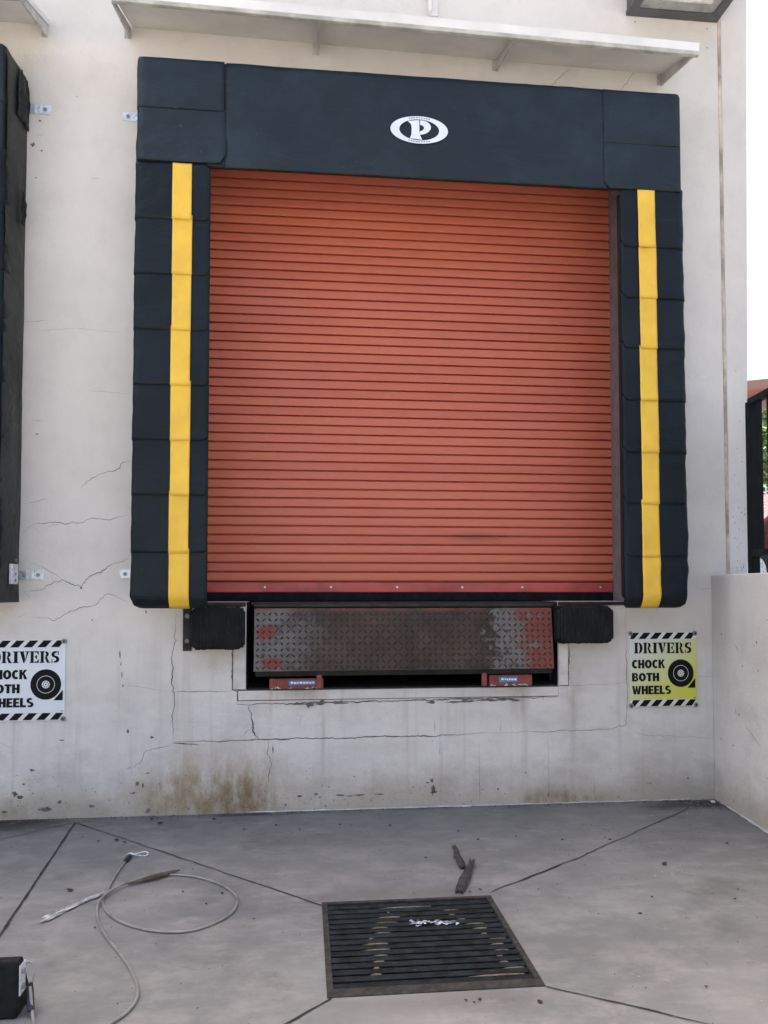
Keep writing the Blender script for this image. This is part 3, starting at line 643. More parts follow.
# ------------------------------------------------------------------ dock leveler
lev = thing('dock_leveler', 'rusty steel dock leveler with worn tread plate lip hanging under the red door', 'dock leveler', (.6, 0, .75))
LX0, LX1 = -.283, 1.480
LZ0, LZ1, LY0, LY1 = .818, 1.176, -.075, -.030
lm = MB()
f = [(LX0, LY1, LZ1), (LX0, LY0, LZ0), (LX0, LY0+.014, LZ0), (LX0, LY1+.014, LZ1)]
lm.prism(f, [(LX1, y, z) for _, y, z in f])
du = Vector((0, LY1-LY0, LZ1-LZ0)); H = du.length; du.normalize(); dn = Vector((0, -du.z, du.y))
if dn.y > 0: dn = -dn
pt = .0345; rows = int(H/pt); colsn = int((LX1-LX0)/pt)
for i in range(colsn):
    for k in range(rows):
        u = LX0+.02+i*pt; v = .018+k*pt
        if u > LX1-.015: continue
        g_ = R(45 if (i+k) % 2 else -45); a = Vector((math.cos(g_), 0, 0))+du*math.sin(g_); b = Vector((-math.sin(g_), 0, 0))+du*math.cos(g_)
        c = Vector((u, LY0, LZ0))+du*v; l, wd, h = .0150, .0058, .0024
        base = [c+a*l, c+b*wd, c-a*l, c-b*wd]; top = [c+dn*h+a*l*.7, c+dn*h+b*wd*.5, c+dn*h-a*l*.7, c+dn*h-b*wd*.5]
        lm.add(base+top, [(4, 5, 6, 7), (0, 1, 5, 4), (1, 2, 6, 5), (2, 3, 7, 6), (3, 0, 4, 7)], 1)
lip = lm.build('lip_plate', [M['lip'], M['dark']], lev)
f = [(LX0+.01, LY0-.004, LZ0-.001), (LX0+.01, LY0+.012, LZ0-.030), (LX0+.01, LY0+.022, LZ0-.030), (LX0+.01, LY0+.014, LZ0-.001)]
MB().prism(f, [(LX1-.01, y, z) for _, y, z in f]).build('lip_edge', M['dark'], lip)
hs = MB().disc((.613, -.0725, .875), .009, (0, -1, 0), .004, 12).build('lug_hole', M['black'], lip)
MB().tube([(LX0-.005, -.026, 1.192), (LX1+.01, -.026, 1.192)], .012, 10).build('hinge_tube', M['dark'], lev, smooth=True)
MB().box(LX0-.02, LX1+.02, -.010, 1.55, 1.196, 1.2105).build('deck_plate', M['dark'], lev)
MB().box(LX0, LX1, .02, .04, .98, 1.19).build('front_beam', M['darker'], lev)
MB().box(-.328, 1.525, .0, 1.5, .7045, .712).build('pit_frame', M['darker'], lev)
def keeper(x0, x1, xp, z0, z1, sx0, sx1):
    k_ = MB().box(x0, x1, -.045, .08, z0, z1).build('lip_keeper', M['redsteel'], lev, bevel=.003)
    MB().box(xp[0], xp[1], -.066, -.046, z0+.004, z1+.040).build('keeper_post', M['redsteel'], k_, bevel=.003)
    st = MB().box(sx0, sx1, -.0475, -.0452, z0+.022, z1-.012).build('sticker', M['blue'], k_)
    mk = MB(); x = sx0+.012; zc = (z0+z1)/2+.006
    while x < sx1-.02:
        wd = random.uniform(.008, .016); mk.box(x, x+wd, -.0487, -.0476, zc-random.uniform(.004, .007), zc+random.uniform(.003, .007)); x += wd+.004
    mk.build('sticker_lettering', M['whitepaint'], st)
    fl_ = MB()
    for i in range(10):
        a = random.uniform(x0, x1-.05); fl_.poly([(a, -.0456, z0+.001), (a+random.uniform(.015, .04), -.0456, z0+.001), (a+random.uniform(.01, .02), -.0456, z0+random.uniform(.005, .018))])
    fl_.build('paint_chip', M['caulk'], k_)
keeper(-.195, .115, (.075, .105), .712, .772, -.085, .075)
keeper(1.095, 1.355, (1.045, 1.075), .714, .780, 1.155, 1.265)

# ------------------------------------------------------------------ safety signs
def arc(cx, cy, rx, ry, a0, a1, n=8): return [(cx+rx*math.cos(R(a0+(a1-a0)*i/n)), cy+ry*math.sin(R(a0+(a1-a0)*i/n))) for i in range(n+1)]
def band(cx, cy, rx, ry, ix, iy, a0, a1, n=8):
    o_, q_ = arc(cx, cy, rx, ry, a0, a1, n), arc(cx, cy, ix, iy, a0, a1, n); return [[o_[i], o_[i+1], q_[i+1], q_[i]] for i in range(n)]
STEM = lambda x, w_=.24, s_=.09: [[(x-s_, 0), (x+w_+s_, 0), (x+w_+s_, .07), (x+w_, .10), (x+w_, .90), (x+w_+s_, .93), (x+w_+s_, 1), (x-s_, 1), (x-s_, .93), (x, .90), (x, .10), (x-s_, .07)]]
GL = {'D': (STEM(.08, .29, .08)+band(.50, .5, .40, .5, .10, .38, -88, 88, 10), .92),
      'R': (STEM(.08, .27, .08)+band(.48, .74, .32, .26, .07, .13, -85, 85, 8)+[[(.44, .49), (.64, .50), (.84, .08), (.94, .08), (.94, 0), (.62, 0)]], .96),
      'I': (STEM(.10, .30, .10), .50),
      'V': ([[(0, 1), (.46, 1), (.46, .94), (.41, .92), (.55, .35), (.49, 0), (.38, 0), (.08, .92), (0, .94)], [(.54, 1), (.90, 1), (.90, .94), (.83, .92), (.58, .14), (.54, .14), (.60, .40), (.66, .92), (.54, .94)]], .90),
      'E': (STEM(.08, .27, .08)+[[(.46, 1), (.80, 1), (.80, .70), (.74, .70), (.64, .88), (.46, .88)], [(.46, .57), (.54, .57), (.60, .68), (.66, .68), (.66, .32), (.60, .32), (.54, .44), (.46, .44)], [(.46, 0), (.82, 0), (.82, .32), (.76, .32), (.66, .12), (.46, .12)]], .86),
      'S': (band(.38, .72, .36, .28, .08, .12, 60, 250, 10)+[[(.26, .46), (.22, .62), (.52, .58), (.68, .46), (.58, .32)]]+band(.38, .28, .36, .28, .08, .12, -120, 60, 10)+[[(.58, 1), (.68, 1), (.68, .66), (.60, .70)], [(.05, 0), (.14, 0), (.13, .30), (.05, .34)]], .76)}
BOX = lambda a, b, c, d: [(a, c), (b, c), (b, d), (a, d)]
SG = {'C': (band(.40, .5, .40, .5, .10, .26, 48, 312, 14), .70), 'O': (band(.42, .5, .42, .5, .12, .26, 0, 360, 20), .84),
      'H': ([BOX(0, .29, 0, 1), BOX(.45, .74, 0, 1), BOX(.29, .49, .38, .61)], .74),
      'K': ([BOX(0, .29, 0, 1), [(.25, .38), (.25, .60), (.47, 1), (.77, 1), (.44, .52)], [(.36, .42), (.52, .62), (.80, 0), (.50, 0)]], .78),
      'B': ([BOX(0, .29, 0, 1), BOX(.29, .42, .80, 1), BOX(.29, .42, .43, .59), BOX(.29, .42, 0, .20)]+band(.42, .745, .26, .255, .06, .06, -90, 90, 8)+band(.42, .28, .30, .28, .07, .08, -90, 90, 8), .72),
      'T': ([BOX(0, .68, .78, 1), BOX(.19, .49, 0, .78)], .68),
      'W': ([[(0, 1), (.25, 1), (.36, .40), (.30, 0), (.18, 0)], [(.30, 0), (.36, .40), (.44, 1), (.60, 1), (.44, 0)], [(.44, 1), (.60, 1), (.68, .40), (.74, 0), (.60, 0)], [(.74, 0), (.68, .40), (.80, 1), (1.04, 1), (.86, 0)]], 1.04),
      'E': ([BOX(0, .29, 0, 1), BOX(.29, .60, .79, 1), BOX(.29, .55, .40, .60), BOX(.29, .61, 0, .21)], .61), 'L': ([BOX(0, .29, 0, 1), BOX(.29, .59, 0, .22)], .59),
      'S': (band(.34, .70, .34, .30, .06, .08, 40, 262, 12)+band(.34, .29, .36, .29, .08, .08, -142, 80, 12)+[[(.31, .40), (.12, .50), (.30, .60), (.40, .58), (.58, .48), (.40, .38)]], .70)}
def words(t, font, s, x0, x1, z0, z1, y, gap=.045):
    total = sum(font[c_][1] for c_ in s)+gap*(len(s)-1); x = 0
    for c_ in s:
        for pol in font[c_][0]: t.poly([(x0+(x1-x0)*(x+a)/total, y, z0+(z1-z0)*b) for a, b in pol])
        x += font[c_][1]+gap
def sign(x0, x1, z0, z1, mat, label):
    w_, h = x1-x0, z1-z0; U = lambda u: x0+u*w_; V = lambda v: z1-v*h
    s = thing('safety_sign', label, 'sign', ((x0+x1)/2, 0, (z0+z1)/2), 'driver safety signs on the wall')
    MB().box(x0, x1, -.006, -.001, z0, z1).build('panel', mat, s, bevel=.001)
    st = MB()
    for va, vb in ((.004, .098), (.900, .994)): st.poly([(U(.008), -.0068, V(vb)), (U(.992), -.0068, V(vb)), (U(.992), -.0068, V(va)), (U(.008), -.0068, V(va))], 1)
    for va, vb in ((.010, .094), (.906, .990)):
        for i in range(-1, 6):
            u = .135+i*.170; q = [(u, vb), (u+.105, vb), (u+.185, va), (u+.08, va)]
            q = [(min(max(a, .012), .985), b) for a, b in q]
            if q[1][0]-q[0][0] > .02 or q[2][0]-q[3][0] > .02: st.poly([(U(a), -.0076, V(b)) for a, b in q], 0)
    st.build('hazard_stripes', [M['ink'], M['signband']], s)
    t = MB(); words(t, GL, 'DRIVERS', U(.07), U(.927), V(.287), V(.143), -.0076)
    words(t, SG, 'CHOCK', U(.034), U(.525), V(.487), V(.371), -.0076); words(t, SG, 'BOTH', U(.034), U(.436), V(.659), V(.547), -.0076); words(t, SG, 'WHEELS', U(.034), U(.612), V(.832), V(.718), -.0076)
    t.poly([(U(.95), -.0076, V(.888)), (U(.985), -.0076, V(.888)), (U(.985), -.0076, V(.880)), (U(.95), -.0076, V(.880))])
    t.build('lettering', M['ink'], s)
    ic = MB(); cx, cz_ = U(.76), V(.555); r = .193*w_
    ic.poly([(cx+r*math.cos(a*math.pi/20), -.0072, cz_+r*1.02*math.sin(a*math.pi/20)) for a in range(40)], 0)
    for a0 in range(40):
        a, b = a0*math.pi/20, (a0+1)*math.pi/20; r0, r1 = .108*w_, .114*w_
        ic.poly([(cx+r1*math.cos(a), -.0080, cz_+r1*math.sin(a)), (cx+r1*math.cos(b), -.0080, cz_+r1*math.sin(b)), (cx+r0*math.cos(b), -.0080, cz_+r0*math.sin(b)), (cx+r0*math.cos(a), -.0080, cz_+r0*math.sin(a))], 1)
    r = .05*w_; ic.poly([(cx+r*math.cos(a*math.pi/10), -.0080, cz_+r*math.sin(a*math.pi/10)) for a in range(20)], 1)
    for k_ in range(8):
        a = k_*math.pi/4+.3; q = .034*w_; px_, pz_ = cx+q*math.cos(a), cz_+q*math.sin(a); rr = .008*w_
        ic.poly([(px_+rr*math.cos(b*math.pi/4), -.0087, pz_+rr*math.sin(b*math.pi/4)) for b in range(8)], 0)
    rr = .010*w_; ic.poly([(cx+rr*math.cos(b*math.pi/5), -.0087, cz_+rr*math.sin(b*math.pi/5)) for b in range(10)], 0)
    ic.poly([(U(.858), -.0076, V(.752)), (U(.975), -.0076, V(.752)), (U(.975), -.0076, V(.622))], 0)
    ic.build('wheel_pictogram', [M['ink'], M['signband']], s)
    for u, v in ((.02, .02), (.98, .02), (.02, .98), (.98, .98)):
        q = MB().disc((U(u), -.001, V(v)), .0145, (0, -1, 0), .0095, 18).build('washer', M['screw'], s, bevel=.002)
        MB().disc((U(u), -.0106, V(v)), .006, (0, -1, 0), .004, 6).build('screw_head', M['dark'], q)
    return s
sign(1.976, 2.405, .570, 1.026, M['fade'], 'faded yellow-green sign reading DRIVERS CHOCK BOTH WHEELS, on the wall beside the parapet')
sign(-1.772, -1.339, .549, 1.003, M['signwhite'], 'white sign reading DRIVERS CHOCK BOTH WHEELS, cut off at the left edge')

# ------------------------------------------------------------------ parapet wall and fence at the right
SL = .109
def PXw(y): return 2.513+SL*y
par = thing('parapet_wall', 'low pale concrete side wall running forward from the building corner, right', 'wall', (2.65, -3, 0))
pm = MB(); prof = [(0, -.3), (0, 1.362), (.003, 1.371), (.012, 1.375), (.27, 1.375), (.30, 1.36), (.30, -.3)]
y0_, y1_ = -.0025, -7.0; vs = []; fs = []; nY = 20; n = len(prof)
for i in range(nY+1):
    y = y0_+(y1_-y0_)*i/nY
    for a, z in prof: vs.append((PXw(y)+a, y, z))
for i in range(nY):
    for k_ in range(n-1): fs.append((i*n+k_, i*n+k_+1, (i+1)*n+k_+1, (i+1)*n+k_))
fs += [tuple(range(n)), tuple(range(nY*n, nY*n+n))]
pm.add(vs, fs)
FNX = Vector((-1, SL, 0)).normalized()
def PW(y, z): return Vector((PXw(y), y, z))
for i, pl in enumerate((((-.42, .52), (-.6, .44)), ((-.62, .30), (-.9, .22)), ((-.30, .98), (-.36, .93)), ((-.30, .60), (-.31, .56)))): ribbon(pm, [PW(*q_) for q_ in pl], FNX, .004, .0015, 1, .006, .02, True, i)
for i in range(14):
    c = PW(random.uniform(-.1, -.9), random.uniform(.1, 1.2)); r_ = random.uniform(.002, .006)
    pm.poly([c+FNX*.0015+Vector((0, r_*math.cos(a), r_*1.4*math.sin(a))) for a in (0, 1.2, 2.4, 3.6, 4.9)], 1)
ribbon(pm, [(PXw(-.10), -.10, .004), (PXw(-.3), -.3, .004), (PXw(-7), -7, .004)], (-.6, 0, .8), .020, .004, 2, .006, .03, False, 4)
pm.build('wall_body', [M['wall'], M['crack'], M['caulk']], par, smooth=True, sharp=45)
MB().box(2.5135, 2.5195, -.0022, -.0006, 0, 1.37).build('corner_joint', M['joint'], par)
fen = thing('iron_fence', 'black steel picket fence standing on the low side wall, by the building corner', 'fence', (2.67, -.2, 1.375))
def FX(y): return 2.672+SL*(y+.2)
ft = 2.425
MB().box(FX(-.2)-.025, FX(-.2)+.025, -.225, -.175, 1.375, ft-.012).build('post', M['fence'], fen, bevel=.003)
MB().box(FX(-2.6)-.025, FX(-2.6)+.025, -2.625, -2.575, 1.375, ft-.012).build('post', M['fence'], fen, bevel=.003)
for z in (ft-.01, 1.50):
    q = [(FX(-.19)-.022, -.19), (FX(-.19)+.022, -.19), (FX(-5)+.022, -5), (FX(-5)-.022, -5)]
    MB().prism([(x, y, z-.02) for x, y in q], [(x, y, z+.02) for x, y in q]).build('rail', M['fence'], fen, bevel=.004)
y = -.30
while y > -5:
    if abs(y+2.6) > .05: MB().box(FX(y)-.010, FX(y)+.010, y-.010, y+.010, 1.515, ft-.03).build('picket', M['fence'], fen)
    y -= .115

# ------------------------------------------------------------------ what shows beyond the fence
ry = MB(); q = [(2.816, -7), (2.816, .2), (2.84, .6), (2.84, 100), (110, 100), (110, -7)]
q[0] = (PXw(-7)+.302, -7)
ry.prism([(x, y_, 1.2) for x, y_ in q], [(x, y_, -.2) for x, y_ in q])
o = ry.build('raised_yard', M['asphalt']); o['kind'] = 'structure'
def far(px, depth):                                # a bearing seen past the corner, at a distance
    r = ray(px, 560); r = Vector((r.x, r.y)).normalized(); return Vector((CAM.x, CAM.y))+r*depth
A = far(728, 35.9); B = far(960, 36.9); dv = (B-A); Lb = dv.length; ang = math.atan2(dv.y, dv.x)
br = thing('brick_building', 'far red brick building with dark windows, seen beyond the black fence', 'building', (A.x, A.y, 1.2)); br.rotation_euler.z = ang
def lb(mb, name, mat, parent=br, **kw):
    o = mb.build(name, mat, None, **kw); o.parent = parent; return o
lb(MB().box(0, Lb, 0, 12, 0, 8.1), 'wall', M['brick'])
lb(MB().box(-.12, Lb+.12, -.12, 12.1, 8.1, 8.55), 'cornice', M['brick'], bevel=.02)
lb(MB().box(-.06, Lb+.06, -.06, 12.05, 8.55, 8.95), 'roof', M['brick'])
lb(MB().box(-.02, Lb+.02, -.05, -.002, 3.9, 4.5), 'stone_band', M['whitepaint'])
for i in range(6):
    for z in (5.9, 1.6):
        x = .9+i*2.3
        if x+1.5 > Lb: continue
        wn_ = lb(MB().box(x, x+1.5, -.03, .02, z, z+1.45), 'window', M['glass'])
        fmb = MB()
        for a in (0, .5, 1.0, 1.46): fmb.box(x+a, x+a+.04, -.055, -.031, z, z+1.45)
        for b in (0, .7, 1.41): fmb.box(x-.01, x+1.51, -.075, -.056, z+b, z+b+.04)
        lb(fmb, 'frame', M['screw'], wn_)
def tree(c, z0, h, r, n, label, group=None):
    t = thing('leafy_tree', label, 'tree', (c.x, c.y, z0), group)
    tr = MB(); tr.tube([(c.x, c.y, z0), (c.x+.06, c.y, z0+h*.35), (c.x-.03, c.y+.05, z0+h*.6), (c.x, c.y, z0+h*.9)], [.14, .11, .08, .02], 8)
    for k_ in range(5):
        a = k_*1.3; tr.tube([(c.x, c.y, z0+h*(.38+.06*k_)), (c.x+r*.7*math.cos(a), c.y+r*.7*math.sin(a), z0+h*(.6+.05*k_))], [.06, .015], 6)
    tr.build('trunk', M['trunk'], t, smooth=True)
    cr_ = MB(); rnd = random.Random(n)
    cl = [Vector((rnd.gauss(0, .5), rnd.gauss(0, .5), rnd.gauss(0, .42)))*r*.8 for _ in range(26)]
    for i in range(n):
        b = rnd.choice(cl); p_ = Vector((c.x, c.y, z0+h*.66))+b+Vector((rnd.gauss(0, .2), rnd.gauss(0, .2), rnd.gauss(0, .16)))*r
        u = Vector((rnd.gauss(0, 1), rnd.gauss(0, 1), rnd.gauss(0, .6))).normalized(); v = u.cross(Vector((rnd.gauss(0, 1), rnd.gauss(0, 1), rnd.gauss(0, 1)))).normalized(); s_ = rnd.uniform(.06, .13)
        cr_.poly([p_-u*s_, p_+v*s_*.4, p_+u*s_, p_-v*s_*.4])
    cr_.build('crown', M['leaf'], t)
tree(far(756, 24), 1.2, 6.2, 1.9, 2600, 'green leafy tree beyond the fence, nearest the building corner', 'trees beyond the fence')
tree(far(800, 23), 1.2, 5.6, 1.8, 2200, 'green leafy tree beyond the fence, right of the other tree', 'trees beyond the fence')
cc = far(768, 12.5)
car = thing('parked_car', 'dark red car parked beyond the black fence', 'car', (cc.x, cc.y, 1.2)); car.rotation_euler.z = R(20)
sd_ = [(-2.1, .35), (-2.15, .62), (-2.0, .88), (-1.15, .98), (-.55, 1.40), (.75, 1.42), (1.45, 1.0), (2.05, .92), (2.15, .55), (2.1, .32)]
lb(MB().prism([(x, -.84, z) for x, z in sd_], [(x, .84, z) for x, z in sd_]), 'body', M['carred'], car, bevel=.07, seg=3)
for sgn in (-1, 1):
    gl = [(-.95, 1.0), (-.48, 1.33), (.70, 1.35), (1.20, 1.02)]
    lb(MB().prism([(x, sgn*.842, z) for x, z in gl], [(x, sgn*.848, z) for x, z in gl]), 'side_window', M['glass'], car)
    for x in (-1.35, 1.35):
        wl_ = lb(MB().tube([(x, sgn*.66, .32), (x, sgn*.86, .32)], .32, 20), 'wheel', M['tyre'], car, smooth=True)
        lb(MB().tube([(x, sgn*.861, .32), (x, sgn*.868, .32)], .19, 14), 'rim', M['zinc'], wl_)
    lb(MB().box(-2.165, -2.12, sgn*.55-.16, sgn*.55+.16, .66, .80), 'headlight', M['lens'], car, bevel=.02)

# ------------------------------------------------------------------ drain grate
dg_ = thing('drain_grate', 'black iron drain grate set in the concrete floor', 'drain grate', ((gx0+gx1)/2, (gy0+gy1)/2, 0))
fw_ = .022; fm = MB()
fm.box(gx0, gx1, gy0, gy0+.05, -.03, .004); fm.box(gx0, gx1, gy1-fw_, gy1, -.03, .004)
fm.box(gx0, gx0+fw_, gy0+.0502, gy1-fw_-.0002, -.03, .004); fm.box(gx1-fw_, gx1, gy0+.0502, gy1-fw_-.0002, -.03, .004)
fm.build('frame', M['grateframe'], dg_, bevel=.002)
nb = 15; ya, yb = gy0+.053, gy1-fw_-.003; pitch = (yb-ya)/nb
for i in range(nb):
    y = ya+pitch*(i+.2)
    prof = [(y, -.028), (y, -.004), (y+.004, .0005), (y+pitch*.62-.004, .0005), (y+pitch*.62, -.004), (y+pitch*.62, -.028)]
    MB().prism([(gx0+fw_+.001, a, z) for a, z in prof], [(gx1-fw_-.001, a, z) for a, z in prof]).build('bar', M['grate'], dg_)
cb = MB()
for x in (gx0+.18, gx0+.36, gx0+.54): cb.box(x, x+.008, ya, yb, -.045, -.0285)
cb.build('cross_bar', M['grate'], dg_)
lit = MB(); pth = [(352, 978), (346, 960), (348, 945), (362, 935), (380, 924), (386, 908), (420, 906), (452, 904), (462, 916), (472, 931), (492, 942), (498, 960), (505, 972), (470, 976)]
for i in range(nb):                                # pale slivers in the slots imitate light on a ledge below
    y = ya+pitch*(i+.91)
    if i > nb-2: continue
    xs_ = []
    t = i/(nb-1)
    if i == 0: xs_ = [(.55, .74)]
    elif i == nb-2: xs_ = [(.30, .52)]
    else:
        l = .17 if t < .5 else .17+(t-.5)*.26; r = .66 if t < .45 else .66-(t-.45)*.30; ln = random.uniform(.02, .085)
        xs_ = [(gx0+l-.04*random.random(), gx0+l-.02+ln), (gx0+r-.06, gx0+r-.06+random.uniform(.02, .08))]
    for a, b in xs_:
        rr = random.uniform(.0016, .0034); lit.tube([(a, y-.003, -.0035), (a+(b-a)*.3, y-.001, -.0015), (a+(b-a)*.7, y, -.0015), (b, y+.002*random.random(), -.003)], [rr*.7, rr, rr, rr*.8], 5)
tag(lit.build('ledge_light_slivers', M['slivers']), 'pale straw caught between the bars of the drain grate', 'litter', kind='stuff')
tp = MB(); rnd = random.Random(5)
for i in range(60):
    px = rnd.choice((rnd.uniform(411, 427), rnd.uniform(424, 458), rnd.uniform(424, 458))); c = G(px, 922.5+rnd.gauss(0, 1.5)+(px-411)*.03, .003); k_ = rnd.randint(5, 7); rx, ry_ = rnd.uniform(.004, .013), rnd.uniform(.003, .008)
    tp.poly([(c.x+rx*math.cos(2*math.pi*j/k_)*rnd.uniform(.3, 1.3), c.y+ry_*math.sin(2*math.pi*j/k_)*rnd.uniform(.3, 1.3), .003+.004*rnd.random()) for j in range(k_)])
tag(tp.build('torn_paper', M['paper'], solid=.001), 'torn pale scrap of paper lying on the drain grate', 'litter')

# ------------------------------------------------------------------ wheel chock with its cable
cx1, cy0, cy1, ch = -.850, -2.085, -2.005, .165
ck = thing('wheel_chock', 'black rubber wheel chock with steel plate, tied to a cable at the lower left corner', 'wheel chock', (-1.0, -2.0, 0))
prof = [(cy0, 0), (cy0+.01, ch*.9), (cy0+.015, ch), (cy0+.050, ch), (cy1+.04, .03), (cy1+.04, 0)]
MB().prism([(cx1-.24, y, z) for y, z in prof], [(cx1, y, z) for y, z in prof]).build('rubber_block', M['rubber'], ck, bevel=.006)
pl = MB().box(cx1+.0005, cx1+.005, cy0+.012, cy0+.060, .06, .150).build('steel_plate', M['zinc'], ck, bevel=.002)
for y, z in ((cy0+.028, .085), (cy0+.028, .13)): MB().disc((cx1+.005, y, z), .009, (1, 0, 0), .007, 8).build('bolt', M['screw'], pl)
q = [(cx1+.012+.02*math.sin(R(a)), cy0+.055+.010*math.cos(R(a)), .105+.034*math.cos(R(a))) for a in range(0, 361, 30)]
MB().tube(q, .003, 8).build('shackle', M['screw'], ck, smooth=True)

cab = thing('tether_cable', 'grey coated steel cable looped on the concrete floor, snap hook at its end', 'cable', (-.6, -1.3, 0))
pp = [(127, 861), (118, 873), (108, 891), (103, 902), (106, 912), (118, 922), (140, 930), (165, 933.5), (192, 932), (216, 924), (232, 914), (237, 903), (232, 893), (216, 884), (195, 878), (172, 876), (150, 878), (132, 884), (113, 893), (101, 903), (97, 912), (99, 925), (106, 938), (118, 953), (130, 970), (137, 987), (137, 1000), (129, 1012), (112, 1025)]
pts = [G(*p) for p in pp]
pts += [Vector((-.62, -2.24, 0)), Vector((-.70, -2.26, 0)), Vector((-.765, -2.20, 0)), Vector((-.785, -2.13, 0)), Vector((-.806, -2.08, .01)), Vector((-.822, -2.055, .075))]
def smooth_path(P_, k=6):
    out = []
    for i in range(len(P_)-1):
        a, b, c, d_ = P_[max(0, i-1)], P_[i], P_[i+1], P_[min(len(P_)-1, i+2)]
        for j in range(k):
            t = j/k; out.append(.5*((2*b)+(c-a)*t+(2*a-5*b+4*c-d_)*t*t+(3*b-a-3*c+d_)*t**3))
    out.append(P_[-1]); return out
pts = smooth_path(pts); r_c = .0048
pts = [Vector((p.x, p.y, max(p.z, 0)+r_c+.001)) for p in pts]
for i in range(96, 126): pts[i].z += .010*math.sin(math.pi*(i-96)/30)      # where it crosses itself
MB().tube(pts, r_c, 8).build('strand', M['cable'], cab, smooth=True)
e = pts[0]; dv = (pts[0]-pts[5]).normalized()
MB().tube([e-dv*.03, e-dv*.02, e+dv*.035, e+dv*.055], [.008, .013, .014, .009], 10).build('end_sleeve', M['sleeve'], cab, smooth=True)
MB().tube([(-.812, -2.075, .018), (-.826, -2.045, .058), (-.828, -2.04, .085)], [.011, .012, .008], 10).build('end_sleeve', M['sleeve'], cab, smooth=True)
ep = e+dv*.055
hk = []
for a in range(0, 361, 20):
    hk.append((ep.x+.040+.042*math.cos(R(a+180)), ep.y+.012+(.020+.006*math.cos(R(a)))*math.sin(R(a+180)), .009+.006*math.sin(R(a*2))))
h_ = MB().tube(hk, .0026, 8).build('snap_hook', M['zinc'], cab, smooth=True)
MB().tube([(ep.x-.002+.012*math.cos(R(a)), ep.y+.012+.012*math.sin(R(a)), .010) for a in range(0, 361, 30)], .003, 8).build('eye', M['zinc'], h_, smooth=True)
# tattered tape and dry stalk lying at the cable
tp = MB(); A_, B_ = G(110, 892), G(41, 923); sd_ = (B_-A_).normalized().cross(Vector((0, 0, 1))); dr_ = (B_-A_).normalized(); rnd = random.Random(12)
for i in range(110):
    t = rnd.random()**.85; c = A_.lerp(B_, t); c.y += .02*math.sin(t*3.1); c += sd_*rnd.gauss(0, .0035+.006*t)
    l, wd = rnd.uniform(.008, .035), rnd.uniform(.0015, .006)*(1.2 if t > .55 else .8); z_ = .003+.005*rnd.random(); tw = sd_*rnd.uniform(-.006, .006)
    tp.poly([c-dr_*l+Vector((0, 0, z_)), c-sd_*wd+tw+Vector((0, 0, z_+.001)), c+dr_*l+tw+Vector((0, 0, z_)), c+sd_*wd+Vector((0, 0, z_+.002))])
tag(tp.build('tattered_tape', M['tape'], solid=.001), 'tattered strip of white tape trailing left from the cable', 'tape')
a, b = G(128, 884, .012), G(180, 870, .012)
mid = a.lerp(b, .5)
tag(MB().tube([a, a.lerp(b, .3), mid+Vector((0, -.012, .004)), a.lerp(b, .8), b], [.004, .010, .013, .010, .003], 8).build('dry_stalk', M['olive'], smooth=True), 'flat olive brown dry stalk lying along the cable loop', 'stalk')

# bark pieces by the drain
def bark(p0, p1, r, label, seed, span=150):
    a, b = G(*p0), G(*p1); d_ = (b-a).normalized(); sd = d_.cross(Vector((0, 0, 1))); rnd = random.Random(seed); vs = []; nu, nv = 18, 9
    ends = [(rnd.uniform(-.02, .02), rnd.uniform(-.03, .035)) for _ in range(nv+1)]
    for i in range(nu+1):
        for j in range(nv+1):
            t = i/nu; L = (b-a).length; u = t*(L+ends[j][1]-ends[j][0])+ends[j][0]; g_ = R(90-span/2+span*j/nv)
            rr = r*(1+.22*fbm(t*5+seed, j*.5, seed, 3))*(.65+.5*math.sin(math.pi*min(1, t*1.25+.12)))
            c = a+d_*u+sd*(rr*math.cos(g_)+.008*mnoise.noise((t*3, seed, 5)))
            vs.append((c.x, c.y, max(.0015, rr*.75*math.sin(g_)+.10*u*(seed == 1)*.4-r*.12+.003)))
    m = MB().add(vs, [(i*(nv+1)+j, i*(nv+1)+j+1, (i+1)*(nv+1)+j+1, (i+1)*(nv+1)+j) for i in range(nu) for j in range(nv)])
    tag(m.build('bark_piece', M['bark'], solid=.004), label, 'bark', 'bark pieces by the drain')
bark((459, 894), (472, 865), .0185, 'thicker dark bark piece touching the far edge of the drain grate', 1)
bark((463, 870), (454, 848), .014, 'thin grey bark sliver behind the thicker bark piece', 2)

# corner rubble and scraps
def stone(p, r, label, seed, mat=M['rubble'], name='concrete_fragment', flat=.5, group='pale fragments on the floor'):
    c = G(*p); rnd = random.Random(seed); bm = bmesh.new(); bmesh.ops.create_icosphere(bm, subdivisions=2, radius=1)
    m = MB(); vs = []
    sx, sy = rnd.uniform(.8, 1.4), rnd.uniform(.7, 1.1)
    for v in bm.verts:
        d_ = 1+.35*mnoise.noise(v.co*1.3+Vector((seed, 0, 0))); q_ = v.co*d_; vs.append((c.x+q_.x*r*sx, c.y+q_.y*r*sy, max(0.001, r*flat*.8+q_.z*r*flat)))
    m.add(vs, [tuple(x.index for x in f.verts) for f in bm.faces]); bm.free()
    tag(m.build(name, mat), label, 'fragment', group)
stone((713, 803), .019, 'largest pale concrete fragment, in the corner by the parapet', 1); stone((702, 799), .012, 'thin pale fragment in the corner, left of the largest one', 2, flat=.3)
stone((687, 814), .007, 'small white fragment at the end of the floor joint', 3)
for i, p in enumerate(((656, 868), (662, 872), (667, 871), (672, 874), (680, 866), (690, 874), (661, 861), (655, 876))): stone(p, random.uniform(.0025, .006), 'tiny white crumb on the concrete right of the drain', 10+i, group='white crumbs right of the drain')
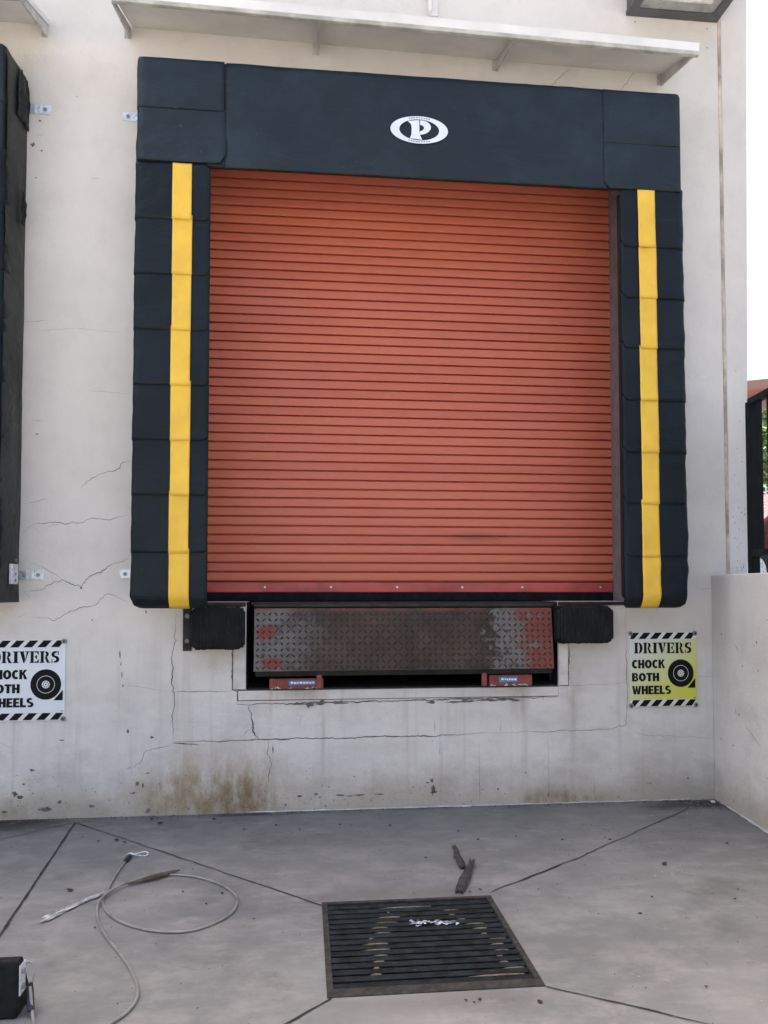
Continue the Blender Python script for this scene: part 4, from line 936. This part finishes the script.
for i, p in enumerate(((632, 975), (639, 977), (750, 1006), (762, 1002))): stone(p, .004, 'tiny white crumb on the concrete near the front floor joint', 30+i, group='white crumbs near the front joint')
sc_px = [(70, 891, 4), (95, 929, 1.6), (152, 820, 3), (160, 824, 4), (158, 819, 2.5), (214, 820, 3), (244, 830, 2.5), (222, 894, 2), (117, 841, 3.5), (124, 843, 2.5), (98, 842, 2), (82, 838, 1.2), (183, 893, 1.4), (254, 920, 1.3), (478, 840, 2), (426, 858, 1.5), (516, 837, 1.5), (562, 840, 2), (610, 840, 2), (665, 865, 4), (652, 898, 1.8), (640, 914, 2), (727, 844, 2), (738, 890, 1.2), (735, 900, 1.6), (470, 893, 2), (480, 890, 1.6), (605, 838, 1.2), (690, 826, 1.2), (540, 1003, 2.4), (466, 1002, 1.4), (474, 1004, 1.2), (480, 1001, 1.6), (706, 988, 1.5), (458, 832, 1.6), (390, 826, 2), (340, 825, 2), (300, 830, 1.6), (276, 826, 2), (206, 905, 1.5)]
for i, (px, py, r) in enumerate(sc_px):
    c = G(px, py); rnd = random.Random(i+50); a0 = rnd.uniform(-.6, .6); m = MB(); k_ = 7; r *= .0027
    vs = [(c.x+(r*1.6*math.cos(a)*math.cos(a0)-r*.7*math.sin(a)*math.sin(a0))*rnd.uniform(.6, 1.2), c.y+(r*1.6*math.cos(a)*math.sin(a0)+r*1.1*math.sin(a)*math.cos(a0))*rnd.uniform(.6, 1.2), .003+rnd.uniform(.001, .5*r+.002)) for a in [2*math.pi*j/k_ for j in range(k_)]]
    tag(m.poly(vs).build('leaf_scrap', M['leafscrap'], solid=.0015), 'small dark leaf scrap lying on the grey concrete floor', 'leaf scrap', 'leaf scraps on the floor')
gr = MB(); rnd = random.Random(3)                    # dirt in the corner and along the foot of the wall
for i in range(1700):
    if i < 450: x = 2.5-abs(rnd.gauss(0, .17)); y = -abs(rnd.gauss(0, .075))-.006-(.0 if x < 2.35 else abs(rnd.gauss(0, .05)))
    elif i < 900: x = rnd.uniform(-1.7, 2.5); y = -abs(rnd.gauss(0, .03))-.012
    else: x = rnd.uniform(-1.6, 2.4); y = -abs(rnd.gauss(0, 1.1))-.03
    if gx0-.01 < x < gx1+.01 and gy0-.01 < y < gy1+.01: continue
    if x > PXw(y)-.01: continue
    r = rnd.uniform(.0015, .0055) if i < 900 else rnd.uniform(.001, .0032); a = rnd.uniform(0, 3); gr.poly([(x+r*math.cos(a+t)*rnd.uniform(.6, 1.2), y+r*math.sin(a+t), .0035+rnd.uniform(0, .004)) for t in (0, 1.3, 2.6, 3.9, 5.1)])
tag(gr.build('dirt_crumbs', M['joint']), 'dark dirt crumbs strewn over the floor and gathered along the foot of the wall', 'dirt', kind='stuff')
